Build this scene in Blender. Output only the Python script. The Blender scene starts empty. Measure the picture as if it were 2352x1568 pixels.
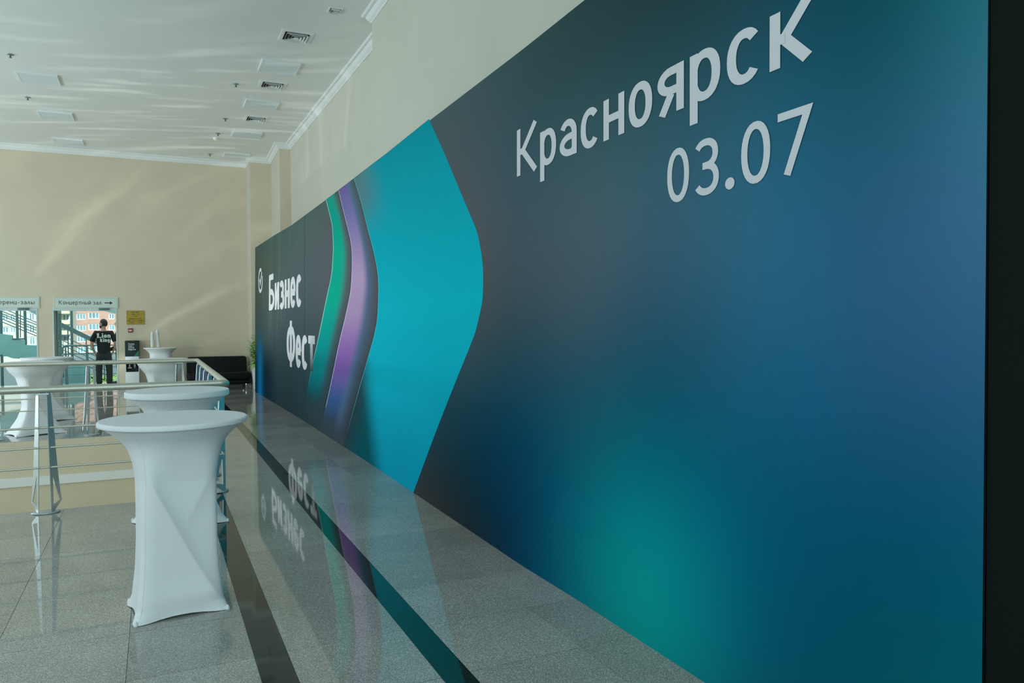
import bpy, bmesh, math, random
import numpy as np
from math import sin, cos, pi, radians as R, sqrt
from mathutils import Vector as V, Matrix
S = bpy.context.scene
C = S.collection
random.seed(7)

# ------------------------------------------------------------------ camera
EYE = V((0, 0, 1.613))
FPX = 1738.1
YAW, PIT, ROL = R(25.267), R(1.327), R(-0.39)
_s, _c = sin(YAW), cos(YAW); _sp, _cp = sin(PIT), cos(PIT); _sr, _cr = sin(ROL), cos(ROL)
FW = V((_s*_cp, _c*_cp, -_sp)); _r0 = V((_c, -_s, 0)); _u0 = V((_s*_sp, _c*_sp, _cp))
RT = _r0*_cr + _u0*_sr; UP = -_r0*_sr + _u0*_cr
cam = bpy.data.cameras.new('camera'); cam.lens = FPX/2352*36; cam.sensor_width = 36; cam.sensor_fit = 'HORIZONTAL'
cam.clip_end = 1000; cam.clip_start = .05
camo = bpy.data.objects.new('camera', cam); C.objects.link(camo)
camo.matrix_world = Matrix((( RT.x, UP.x, -FW.x, 0), (RT.y, UP.y, -FW.y, 0), (RT.z, UP.z, -FW.z, EYE.z), (0, 0, 0, 1)))
S.camera = camo
def at(px, py, Y):
    """point of the plane y = Y that the photograph shows at (px, py)"""
    d = RT*((px-1176)/FPX) - UP*((py-784)/FPX) + FW
    return EYE + d*(Y/d.y)

# ------------------------------------------------------------------ world, sun, daylight, added fill lamps, exposure
S.view_settings.view_transform = 'Standard'; S.view_settings.look = 'None'
S.view_settings.gamma = 1; S.view_settings.use_curve_mapping = False
S.view_settings.exposure = 0.0
S.cycles.use_denoising = True
w = bpy.data.worlds.new('world'); S.world = w; w.use_nodes = True
bg = w.node_tree.nodes['Background']; bg.inputs[0].default_value = (.60, .90, 1.0, 1); bg.inputs[1].default_value = .30
def light(name, kind, loc, energy, color, target=None, size=None):
    l = bpy.data.lights.new(name, kind); l.energy = energy; l.color = color
    if size: l.shape = 'RECTANGLE'; l.size, l.size_y = size
    o = bpy.data.objects.new(name, l); C.objects.link(o); o.location = loc
    if target is not None: o.rotation_euler = (V(target)-V(loc)).to_track_quat('-Z', 'Y').to_euler()
    return o
sun = light('sun', 'SUN', (12, -40, 38), 6.5, (1, .95, .88), (0, 0, 8)); sun.data.angle = R(.5)
light('daylight_left_windows', 'AREA', (-8.6, 11.5, 3.2), 372, (.82, 1.0, 1.06), (0, 12.5, 3.2), (22, 4.6))
light('upward_fill_left', 'AREA', (-8.6, 14.6, 1.2), 420, (.80, 1.0, 1.04), (-2.0, 17.0, 6.0), (13, 1.4))  # added lamp aimed up to brighten the ceiling, stands for bounced daylight
light('fascia_fill', 'AREA', (-8.6, 10.2, -2.2), 75, (.80, 1.0, 1.0), (0, 11.5, -1.0), (4.6, 3.4))  # added lamp inside the opening, brightens the fascia on its far side
light('back_fill', 'AREA', (-2.5, -3.7, 3.4), 330, (.72, 1.0, 1.05), (-2.5, 8, 4.2), (9, 4))  # added fill from behind the camera; the back wall is solid
light('stair_hall_fill', 'AREA', (-3.0, 24.8, 3.22), 230, (.75, 1.0, 1.0), (-3.0, 24.8, 0), (8, 5))  # no fitting hangs here; added lamp to brighten the hall

def streak_spot(name, loc, energy, target, rz, rot, scale, freq, floor_):  # added spots: noise imitates streaks reflected off the floor, plus a faint glow
    gl = light(name, 'SPOT', loc, energy, (.93, 1.0, .95), target); gl.data.spot_size = R(140 if target is None else 100); gl.data.spot_blend = .9; gl.data.shadow_soft_size = .05
    if target is None: gl.rotation_euler = (pi, 0, rz)          # straight up
    else: gl.rotation_euler = ((V(target)-V(loc)).to_track_quat('-Z', 'Y').to_matrix()@Matrix.Rotation(rz, 3, 'Z')).to_euler()
    gl.data.use_nodes = True; n = gl.data.node_tree; e = n.nodes['Emission']
    t = n.nodes.new('ShaderNodeTexCoord'); m = n.nodes.new('ShaderNodeMapping'); z = n.nodes.new('ShaderNodeTexNoise'); r = n.nodes.new('ShaderNodeValToRGB')
    m.inputs['Rotation'].default_value = (0, 0, rot); m.inputs['Scale'].default_value = scale; z.inputs['Scale'].default_value = freq; z.inputs['Detail'].default_value = 2.5
    r.color_ramp.elements[0].position = .53; r.color_ramp.elements[0].color = (floor_,)*3+(1,); r.color_ramp.elements[1].position = .76; r.color_ramp.elements[1].color = (1, 1, 1, 1)
    for a, b in ((t.outputs['Normal'], m.inputs['Vector']), (m.outputs['Vector'], z.inputs['Vector']), (z.outputs['Fac'], r.inputs['Fac']), (r.outputs['Color'], e.inputs['Strength'])): n.links.new(a, b)
streak_spot('streak_spot_up', (.4, 16.8, .25), 520, None, R(-16), 0, (1.3, 9.0, 1.3), 2.4, .16)
streak_spot('streak_spot_wall', (-2.4, 16.3, .25), 330, (-1.6, 21.0, 3.2), R(40), 0, (1.3, 9.0, 1.3), 2.0, .10)

# ------------------------------------------------------------------ materials
def lin(c):
    return tuple((x/255/12.92 if x/255 <= .04045 else ((x/255+.055)/1.055)**2.4) for x in c)
def mat(name, col, rough=.5, metal=0., spec=.5, noise=0., scale=20., bump=0., coat=0., alpha_glass=False):
    m = bpy.data.materials.new(name); m.use_nodes = True; nt = m.node_tree; b = nt.nodes['Principled BSDF']
    b.inputs['Base Color'].default_value = (*col, 1); b.inputs['Roughness'].default_value = rough
    b.inputs['Metallic'].default_value = metal; b.inputs['Specular IOR Level'].default_value = spec
    b.inputs['Coat Weight'].default_value = coat
    if noise or bump:
        tc = nt.nodes.new('ShaderNodeTexCoord'); n = nt.nodes.new('ShaderNodeTexNoise')
        n.inputs['Scale'].default_value = scale; n.inputs['Detail'].default_value = 5
        nt.links.new(tc.outputs['Object'], n.inputs['Vector'])
        if noise:
            r = nt.nodes.new('ShaderNodeValToRGB'); r.color_ramp.elements[0].position = .3; r.color_ramp.elements[1].position = .7
            r.color_ramp.elements[0].color = tuple(x*(1-noise) for x in col)+(1,); r.color_ramp.elements[1].color = tuple(min(1, x*(1+noise)) for x in col)+(1,)
            nt.links.new(n.outputs['Fac'], r.inputs['Fac']); nt.links.new(r.outputs['Color'], b.inputs['Base Color'])
        if bump:
            bp = nt.nodes.new('ShaderNodeBump'); bp.inputs['Strength'].default_value = bump; bp.inputs['Distance'].default_value = .002
            nt.links.new(n.outputs['Fac'], bp.inputs['Height']); nt.links.new(bp.outputs['Normal'], b.inputs['Normal'])
    return m
def granite(name, dark, light_, rough=.04, vary=.12, fine=330., ior=1.47):
    m = bpy.data.materials.new(name); m.use_nodes = True; nt = m.node_tree; b = nt.nodes['Principled BSDF']
    N = nt.nodes.new; L = nt.links.new
    geo = N('ShaderNodeNewGeometry'); n1 = N('ShaderNodeTexNoise'); n1.inputs['Scale'].default_value = fine; n1.inputs['Detail'].default_value = 3
    n2 = N('ShaderNodeTexNoise'); n2.inputs['Scale'].default_value = 2.2; n2.inputs['Detail'].default_value = 3
    v = N('ShaderNodeTexVoronoi'); v.inputs['Scale'].default_value = fine*.55
    for x in (n1, n2, v): L(geo.outputs['Position'], x.inputs['Vector'])
    r = N('ShaderNodeValToRGB'); r.color_ramp.elements[0].position = .36; r.color_ramp.elements[1].position = .64
    r.color_ramp.elements[0].color = (*dark, 1); r.color_ramp.elements[1].color = (*light_, 1)
    mx = N('ShaderNodeMix'); mx.inputs['Factor'].default_value = .45
    L(n1.outputs['Fac'], mx.inputs['A']); L(v.outputs['Distance'], mx.inputs['B']); L(mx.outputs['Result'], r.inputs['Fac'])
    oi = N('ShaderNodeObjectInfo'); mr = N('ShaderNodeMapRange'); mr.inputs['To Min'].default_value = 1-vary; mr.inputs['To Max'].default_value = 1+vary
    L(oi.outputs['Random'], mr.inputs['Value'])
    m2 = N('ShaderNodeMapRange'); m2.inputs['To Min'].default_value = .8; m2.inputs['To Max'].default_value = 1.2; L(n2.outputs['Fac'], m2.inputs['Value'])
    mu = N('ShaderNodeMath'); mu.operation = 'MULTIPLY'; L(mr.outputs['Result'], mu.inputs[0]); L(m2.outputs['Result'], mu.inputs[1])
    hs = N('ShaderNodeHueSaturation'); L(r.outputs['Color'], hs.inputs['Color']); L(mu.outputs[0], hs.inputs['Value'])
    L(hs.outputs['Color'], b.inputs['Base Color']); b.inputs['Roughness'].default_value = rough
    b.inputs['IOR'].default_value = ior
    return m
def vcol(name, rough=.85, spec=.06):
    m = bpy.data.materials.new(name); m.use_nodes = True; nt = m.node_tree; b = nt.nodes['Principled BSDF']
    a = nt.nodes.new('ShaderNodeAttribute'); a.attribute_name = 'print'; nt.links.new(a.outputs['Color'], b.inputs['Base Color'])
    tc = nt.nodes.new('ShaderNodeTexCoord'); n = nt.nodes.new('ShaderNodeTexNoise'); n.inputs['Scale'].default_value = 420
    bp = nt.nodes.new('ShaderNodeBump'); bp.inputs['Strength'].default_value = .25; bp.inputs['Distance'].default_value = .0015
    nt.links.new(tc.outputs['Object'], n.inputs['Vector']); nt.links.new(n.outputs['Fac'], bp.inputs['Height']); nt.links.new(bp.outputs['Normal'], b.inputs['Normal'])
    b.inputs['Roughness'].default_value = rough; b.inputs['Specular IOR Level'].default_value = spec
    return m
def glass(name, tint, refl=.1):
    m = bpy.data.materials.new(name); m.use_nodes = True; nt = m.node_tree; nt.nodes.clear()
    o = nt.nodes.new('ShaderNodeOutputMaterial'); t = nt.nodes.new('ShaderNodeBsdfTransparent'); t.inputs[0].default_value = (*tint, 1)
    g = nt.nodes.new('ShaderNodeBsdfGlossy'); g.inputs['Roughness'].default_value = .02; g.inputs['Color'].default_value = (.8, .95, .95, 1)
    f = nt.nodes.new('ShaderNodeLayerWeight'); f.inputs['Blend'].default_value = refl
    mx = nt.nodes.new('ShaderNodeMixShader'); nt.links.new(f.outputs['Fresnel'], mx.inputs[0]); nt.links.new(t.outputs[0], mx.inputs[1]); nt.links.new(g.outputs[0], mx.inputs[2])
    nt.links.new(mx.outputs[0], o.inputs[0]); return m
M = dict(
    frame2=mat('grey_door_frame', (.58, .66, .64), .45, noise=.02, scale=12),
    cream=mat('cream_paint', (.68, .585, .435), .75, noise=.03, scale=1.5, bump=.03),
    ivory=mat('ivory_paint', (.63, .60, .51), .7, noise=.03, scale=1.2, bump=.03),
    white=mat('white_plaster', (.80, .80, .78), .6, noise=.015, scale=1., bump=.02),
    ceil=mat('ceiling_paint', (.78, .78, .76), .35, noise=.02, scale=.7),
    grout=mat('grout', (.02, .023, .021), .9, noise=.2, scale=60),
    tile=granite('grey_granite', (.185, .178, .162), (.55, .535, .49)),
    dark=granite('black_granite', (.001, .006, .004), (.016, .038, .029), .04, .1, 330., 1.36),
    cloth=mat('white_stretch_fabric', (.85, .85, .86), .62, noise=.015, scale=300, bump=.05),
    steel=mat('brushed_steel', (.66, .64, .56), .5, 1., noise=.05, scale=60),
    steelplate=mat('satin_steel_plate', (.55, .58, .58), .42, .9, noise=.05, scale=30),
    chrome=mat('chrome', (.8, .8, .8), .08, 1., noise=.01, scale=10),
    leather=mat('black_leather', (.004, .005, .005), .55, spec=.25, bump=.3, scale=120, noise=.2),
    rubber=mat('black_rubber', (.012, .014, .014), .6, noise=.2, scale=50),
    blackcloth=mat('black_fabric', (.0065, .009, .0085), .9, spec=.1, noise=.15, scale=200, bump=.2),
    panelwhite=mat('lamp_diffuser', (.70, .76, .78), .4, noise=.01, scale=5),
    metalwhite=mat('white_powder_coat', (.78, .80, .79), .45, noise=.01, scale=20),
    ventdark=mat('vent_duct_black', (.006, .008, .007), .8, noise=.2, scale=20),
    sign=mat('sign_board', (.63, .70, .61), .5, noise=.01, scale=8),
    ink=mat('sign_ink', (.02, .035, .03), .6, noise=.1, scale=40),
    yellow=mat('brass_yellow_plate', (.40, .265, .012), .45, noise=.08, scale=12),
    red=mat('red_plastic', (.24, .03, .03), .4, noise=.1, scale=30),
    alu=mat('grey_aluminium', (.33, .37, .35), .4, .6, noise=.04, scale=20),
    jamb=mat('grey_green_frame', (.24, .29, .26), .5, noise=.04, scale=10),
    pot=mat('white_pot', (.7, .72, .7), .4, noise=.03, scale=10),
    leaf=mat('leaf_green', (.26, .56, .06), .5, noise=.35, scale=9),
    soil=mat('soil', (.03, .022, .015), .9, noise=.3, scale=50),
    skin=mat('skin', (.46, .27, .19), .55, noise=.06, scale=15),
    hair=mat('dark_hair', (.012, .009, .008), .6, noise=.3, scale=90),
    shirt=mat('black_cotton', (.006, .007, .008), .85, noise=.2, scale=80, bump=.2),
    trouser=mat('charcoal_cloth', (.020, .026, .028), .85, noise=.15, scale=60, bump=.2),
    shoe=mat('black_shoe', (.01, .01, .01), .5, noise=.2, scale=30),
    shirtprint=mat('white_shirt_print', (.62, .66, .66), .8, noise=.05, scale=60),
    teal=mat('teal_stair_paint', (.20, .42, .42), .5, noise=.05, scale=3),
    steeldark=mat('grey_painted_steel', (.10, .17, .18), .5, .3, noise=.08, scale=10),
    hallfloor=mat('pale_stone', (.50, .55, .53), .12, noise=.08, scale=6),
    brick=mat('salmon_brick', (.62, .34, .28), .85, noise=.12, scale=2.),
    render_=mat('pale_render', (.70, .62, .56), .85, noise=.06, scale=.5),
    yellowpanel=mat('cream_balcony', (.80, .72, .50), .8, noise=.05, scale=.5),
    frame=mat('white_window_frame', (.80, .85, .85), .5, noise=.02, scale=5),
    farpane=mat('blue_window_glass', (.22, .36, .42), .15, noise=.3, scale=.6),
    asphalt=mat('pale_paving', (.24, .28, .29), .9, noise=.12, scale=.6),
    bush=mat('bush_green', (.22, .33, .12), .8, noise=.4, scale=3.),
    glass=glass('clear_glass', (.80, .95, .95)),
    cup=mat('white_paper_cups', (.78, .78, .74), .5, noise=.02, scale=30),
    print=vcol('printed_fabric'), printtext=vcol('printed_fabric_lettering'),
    coolertop=mat('black_fabric_sleeve', (.006, .018, .020), .7, noise=.2, scale=20),
    green=mat('green_print', (.01, .16, .09), .7, noise=.1, scale=20), blue=mat('blue_plastic', (.05, .3, .42), .4, noise=.05, scale=20),
    pink=mat('pale_red_plastic', (.72, .5, .48), .4, noise=.05, scale=20),
)

# ------------------------------------------------------------------ mesh helpers
class MB:
    def __init__(s): s.v = []; s.f = []; s.mi = []; s.smooth = []
    def add(s, vs, fs, smooth=False):
        n = len(s.v); s.v += [tuple(p) for p in vs]; s.f += [tuple(i+n for i in f) for f in fs]; s.smooth += [smooth]*len(fs); return s
    def box(s, a, b):
        x0, y0, z0 = a; x1, y1, z1 = b
        return s.add([(x0,y0,z0),(x1,y0,z0),(x1,y1,z0),(x0,y1,z0),(x0,y0,z1),(x1,y0,z1),(x1,y1,z1),(x0,y1,z1)],
              [(0,3,2,1),(4,5,6,7),(0,1,5,4),(1,2,6,5),(2,3,7,6),(3,0,4,7)])
    def rbox(s, a, b, r, seg=2, M_=None):
        bm = bmesh.new(); bmesh.ops.create_cube(bm, size=1)
        for v in bm.verts: v.co = V((a[i]+(b[i]-a[i])*(v.co[i]+.5) for i in range(3)))
        bmesh.ops.bevel(bm, geom=bm.edges[:], offset=r, segments=seg, affect='EDGES', profile=.5)
        if M_: bm.transform(M_)
        bm.verts.index_update()
        s.add([v.co for v in bm.verts], [tuple(v.index for v in f.verts) for f in bm.faces], seg > 1); bm.free(); return s
    def tube(s, pts, r, seg=10, caps=True, flat=1.):
        pts = [V(p) for p in pts]; n = len(pts); rings = []
        rr = r if isinstance(r, (list, tuple)) else [r]*n
        up = None
        for i, p in enumerate(pts):
            t = ((pts[i]-pts[i-1]).normalized() if i else V((0,0,0))) + ((pts[i+1]-pts[i]).normalized() if i < n-1 else V((0,0,0))); t.normalize()
            if up is None: up = V((0,0,1)) if abs(t.z) < .9 else V((1,0,0))
            a = t.cross(up).normalized(); b = a.cross(t).normalized()
            k = 1.
            if 0 < i < n-1:
                cs = t.dot((pts[i+1]-pts[i]).normalized()); k = 1/max(.5, cs)
            rings.append([p + a*cos(2*pi*j/seg)*rr[i]*k + b*sin(2*pi*j/seg)*rr[i]*flat for j in range(seg)])
        vs = [q for g in rings for q in g]
        fs = [(i*seg+j, i*seg+(j+1)%seg, (i+1)*seg+(j+1)%seg, (i+1)*seg+j) for i in range(n-1) for j in range(seg)]
        s.add(vs, fs, True)
        if caps: s.add(rings[0], [tuple(range(seg))[::-1]]); s.add(rings[-1], [tuple(range(seg))])
        return s
    def lathe(s, prof, c=(0,0,0), seg=24, sx=1, sy=1):
        c = V(c); n = len(prof)
        vs = [c+V((cos(2*pi*j/seg)*r*sx, sin(2*pi*j/seg)*r*sy, z)) for r, z in prof for j in range(seg)]
        s.add(vs, [(i*seg+j, i*seg+(j+1)%seg, (i+1)*seg+(j+1)%seg, (i+1)*seg+j) for i in range(n-1) for j in range(seg)], True)
        if prof[0][0] > 1e-6: s.add(vs[:seg], [tuple(range(seg))[::-1]])
        if prof[-1][0] > 1e-6: s.add(vs[-seg:], [tuple(range(seg))])
        return s
    def prism(s, poly, d):
        """poly: list of 3-D points (planar), extruded by vector d"""
        p = [V(q) for q in poly]; d = V(d); n = len(p)
        return s.add(p+[q+d for q in p], [tuple(range(n))[::-1], tuple(range(n, 2*n))]+[(i, (i+1)%n, n+(i+1)%n, n+i) for i in range(n)])
    def mesh(s, name, m):
        me = bpy.data.meshes.new(name); me.from_pydata(s.v, [], s.f)
        me.polygons.foreach_set('use_smooth', s.smooth)
        bm = bmesh.new(); bm.from_mesh(me); bmesh.ops.recalc_face_normals(bm, faces=bm.faces[:]); bm.to_mesh(me); bm.free()
        me.materials.append(M[m] if isinstance(m, str) else m); me.update()
        return me
    def obj(s, name, m, parent=None, **kw):
        return link(name, s.mesh(name, m), parent, **kw)
def link(name, me, parent=None, loc=None, kind=None):
    o = bpy.data.objects.new(name, me); C.objects.link(o)
    if parent is not None: o.parent = parent
    if loc is not None: o.location = loc
    if kind: o['kind'] = kind
    return o
def thing(name, label, cat, loc=(0,0,0), rz=0., group=None):
    o = bpy.data.objects.new(name, None); o.empty_display_size = .1; C.objects.link(o); o.location = loc; o.rotation_euler = (0,0,rz)
    return tag(o, label, cat, group)
def tag(o, label, cat, group=None):
    o['label'] = label; o['category'] = cat
    if group: o['group'] = group
    return o
def struct(o): o['kind'] = 'structure'; return o

# ------------------------------------------------------------------ the setting
YF, ZC = 21.3, 5.94
V0, V1, VX = 7.75, 12.62, .40          # the opening in the floor: near edge, far edge, right edge
XJ = [(-4.387+.606*i, -4.387+.606*(i+1)) for i in range(7)] + [(-.145, .4145)]
XK = [(.5675, 1.160), (1.300, 1.900), (1.900, 2.500)]
YJ = lambda k: 3.236+.598*k
fl = MB().box((-9, -4, -.30), (VX, V0-.01, -.0010)).box((VX, -4, -.30), (3.3, YF+.02, -.0010)).box((-9, V1+.01, -.30), (VX, YF+.02, -.0010))
floor = struct(fl.obj('floor', 'grout'))
tile_cache = {}
def tile(x0, x1, y0, y1, name='tile', m='tile', g=.0011, wob=.0006):
    key = (round(x1-x0, 4), round(y1-y0, 4), m)
    if key not in tile_cache:
        a, b = (x1-x0)/2-g, (y1-y0)/2-g*1.4; c = .0005
        vs = [(sx*a, sy*b, z) for z in (-.014, -c) for sx, sy in ((-1,-1),(1,-1),(1,1),(-1,1))]+[(sx*(a-c), sy*(b-c), 0) for sx, sy in ((-1,-1),(1,-1),(1,1),(-1,1))]
        fs = [(i, (i+1)%4, 4+(i+1)%4, 4+i) for i in range(4)]+[(4+i, 4+(i+1)%4, 8+(i+1)%4, 8+i) for i in range(4)]+[(8, 9, 10, 11)]
        tile_cache[key] = MB().add(vs, fs).mesh(name, m)
    o = link(name, tile_cache[key], floor, ((x0+x1)/2, (y0+y1)/2, random.uniform(-.0002, 0)))
    o.rotation_euler = (random.gauss(0, wob), random.gauss(0, wob), 0)
    return o
for k in range(-3, 31):                                    # the corridor under the printed wall
    y0, y1 = YJ(k), min(YJ(k+1), YF)
    if y1-y0 < .05: continue
    for x0, x1 in XK: tile(x0, x1, y0, y1)
for k in range(-3, 8):                                     # near side of the opening
    for x0, x1 in XJ[3:]:
        y0, y1 = YJ(k), min(YJ(k+1), V0)
        if y1-y0 > .05: tile(x0, x1, y0, y1)
for k in range(15, 31):                                    # far platform
    for x0, x1 in XJ:
        y0, y1 = max(YJ(k), V1), min(YJ(k+1), YF)
        if y1-y0 > .05: tile(x0, x1, y0, y1)
for x0, x1 in ((.4145, .5675), (1.160, 1.300)):            # the two dark bands
    for k in range(-3, 30, 2):
        o = tile(x0, x1, YJ(k), min(YJ(k+2), YF), 'border_tile', 'dark', .0004, .0001)
wv = MB()                                                  # inside of the opening
wv.box((-9, V1, -4.2), (VX+.02, V1+.25, -.004)).box((VX-.008, V0-.02, -4.2), (VX+.2, V1, -.016)).box((-9, V0-.25, -4.2), (VX+.02, V0, -.004))
struct(wv.obj('wall_void', 'cream'))
struct(MB().box((-9, V1-.03, -.64), (VX, V1, -.515)).obj('trim_1', 'white'))
struct(MB().box((-9, V0-.3, -4.4), (VX+.2, V1+.3, -4.2)).obj('floor_lower', 'hallfloor'))
# ceiling
struct(MB().box((-9.2, -4.2, ZC), (3.6, YF+.6, ZC+.15)).obj('ceiling', 'ceil'))
# right wall: pier over the printed wall, recess, and two steps towards the far wall
X4, X3, X2, X1 = 2.81, 3.10, 2.80, 2.275
Y4, Y3, Y2 = 10.45, 18.70, 20.55
wr = MB()
def wallbox(x0, y0, x1, y1): wr.box((x0, y0, -.01), (x1, y1, ZC))
wallbox(X4, -4.2, 3.6, Y4); wallbox(X1, Y2, 3.6, YF+.3)
X3F, X2F = 3.0, 2.745                    # recess and step, slightly out of square
for q in ([(X3, Y4), (3.6, Y4), (3.6, Y3), (X3F, Y3)], [(X2F, Y3), (3.6, Y3), (3.6, Y2), (X2, Y2)]): wr.prism([(x, y, -.01) for x, y in q], (0, 0, ZC+.01))
wright = struct(wr.obj('wall_right', 'ivory'))
# far wall with two doorways
DZ = 2.085
dl = (-4.02, at(88, 800, YF).x); dr = (at(122, 800, YF).x, at(270.5, 800, YF).x)
wf = MB()
for x0, x1, z0, z1 in ((-9, dl[0], 0, ZC), (dl[0], dl[1], DZ, ZC), (dl[1], dr[0], 0, ZC), (dr[0], dr[1], DZ, ZC), (dr[1], X1, 0, ZC)):
    wf.box((x0, YF, z0-.01 if z0 == 0 else z0), (x1, YF+.25, z1))
wf.box((X1, Y2-.004, 0), (X2, Y2, ZC)).box((X2F, Y3-.004, 0), (X3F, Y3, ZC))
struct(wf.obj('wall_far', 'cream'))
# left side: glazed wall towards the street (outside the frame), back wall
wl = MB()
for y in [-4.2+3.2*i for i in range(9)]: wl.box((-9, y-.2, -4.3), (-8.75, y+.2, ZC))
wl.box((-9, -4.2, 5.5), (-8.75, YF+.25, ZC)).box((-9, -4.2, -4.3), (-8.75, YF+.25, .4)).box((-9, 20.9, -4.3), (-8.75, YF+.25, ZC))
struct(wl.obj('wall_left', 'ivory'))
struct(MB().box((-9, -4.2, -4.3), (3.6, -4.0, ZC)).obj('wall_back', 'ivory'))
# cornice: profile swept along the plan line of the walls
def sweep(path, prof):
    mb = MB(); n = len(path); rings = []
    for i, p in enumerate(path):
        p = V(p).to_2d() if len(p) == 3 else V(p)
        d0 = (V(path[i])-V(path[i-1])).normalized() if i else (V(path[1])-V(path[0])).normalized()
        d1 = (V(path[i+1])-V(path[i])).normalized() if i < n-1 else d0
        n0 = V((-d0.y, d0.x)); n1 = V((-d1.y, d1.x)); m = (n0+n1); m = m/max(.2, (1+n0.dot(n1)))
        rings.append([V((p.x+m.x*a, p.y+m.y*a, b)) for a, b in prof])
    k = len(prof)
    mb.add([q for r in rings for q in r], [(i*k+j, i*k+(j+1)%k, (i+1)*k+(j+1)%k, (i+1)*k+j) for i in range(n-1) for j in range(k)])
    mb.add(rings[0], [tuple(range(k))]); mb.add(rings[-1], [tuple(range(k))])
    return mb
cp = [(0, ZC-.13), (.016, ZC-.13), (.02, ZC-.112), (.05, ZC-.085), (.07, ZC-.05), (.075, ZC-.035), (.11, ZC-.030), (.125, ZC-.012), (.125, ZC), (0, ZC)]
plan = [(X4, -4), (X4, Y4), (X3, Y4), (X3F, Y3), (X2F, Y3), (X2, Y2), (X1, Y2), (X1, YF), (-8.75, YF)]
struct(sweep(plan, cp).obj('trim_2', 'white'))
struct(sweep([(X1, Y2), (X1, YF), (dr[1]+.02, YF)], [(0, 0), (.012, 0), (.012, .09), (.008, .1), (0, .1)]).obj('baseboard_far', 'tile'))

# ------------------------------------------------------------------ doorways
def doorway(n, x0, x1, leaf):
    fr = MB(); t = .03
    fr.box((x0, YF-.012, 0), (x0+t, YF+.262, DZ)).box((x1-t, YF-.012, 0), (x1, YF+.262, DZ)).box((x0+t, YF-.012, DZ-.075), (x1-t, YF+.262, DZ))
    d = struct(fr.obj('door_%d' % n, 'frame2'))
    cl = MB().rbox((x1-.40, YF-.05, DZ-.060), (x1-.17, YF-.012, DZ-.022), .006)
    cl.obj('closer', 'steeldark', d)
    MB().box((x1-.40, YF-.10, DZ-.020), (x1-.15, YF-.08, DZ-.010)).obj('closer_arm', 'steeldark', d)
    if leaf:
        lx = x0+t; lm = MB(); y0, y1 = YF+.27, YF+1.12
        lm.box((lx, y0, .02), (lx+.05, y0+.09, 2.04)).box((lx, y1-.09, .02), (lx+.05, y1, 2.04)).box((lx, y0+.09, 1.95), (lx+.05, y1-.09, 2.04)).box((lx, y0+.09, .02), (lx+.05, y1-.09, .22))
        lf = lm.obj('leaf', 'jamb', d)
        MB().box((lx+.02, y0+.09, .22), (lx+.03, y1-.09, 1.95)).obj('pane', 'glass', lf)
        MB().tube([(lx+.05, y1-.14, .9), (lx+.09, y1-.14, .9), (lx+.09, y1-.14, 1.25), (lx+.05, y1-.14, 1.25)], .012, 8).obj('handle', 'chrome', lf)
        MB().box((x0+t, YF+.02, 0), (x0+t+.02, YF+.26, DZ-.05)).obj('gasket', 'jamb', d)
    return d
doorway(1, dl[0], dl[1], False); doorway(2, dr[0], dr[1], True)

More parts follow.
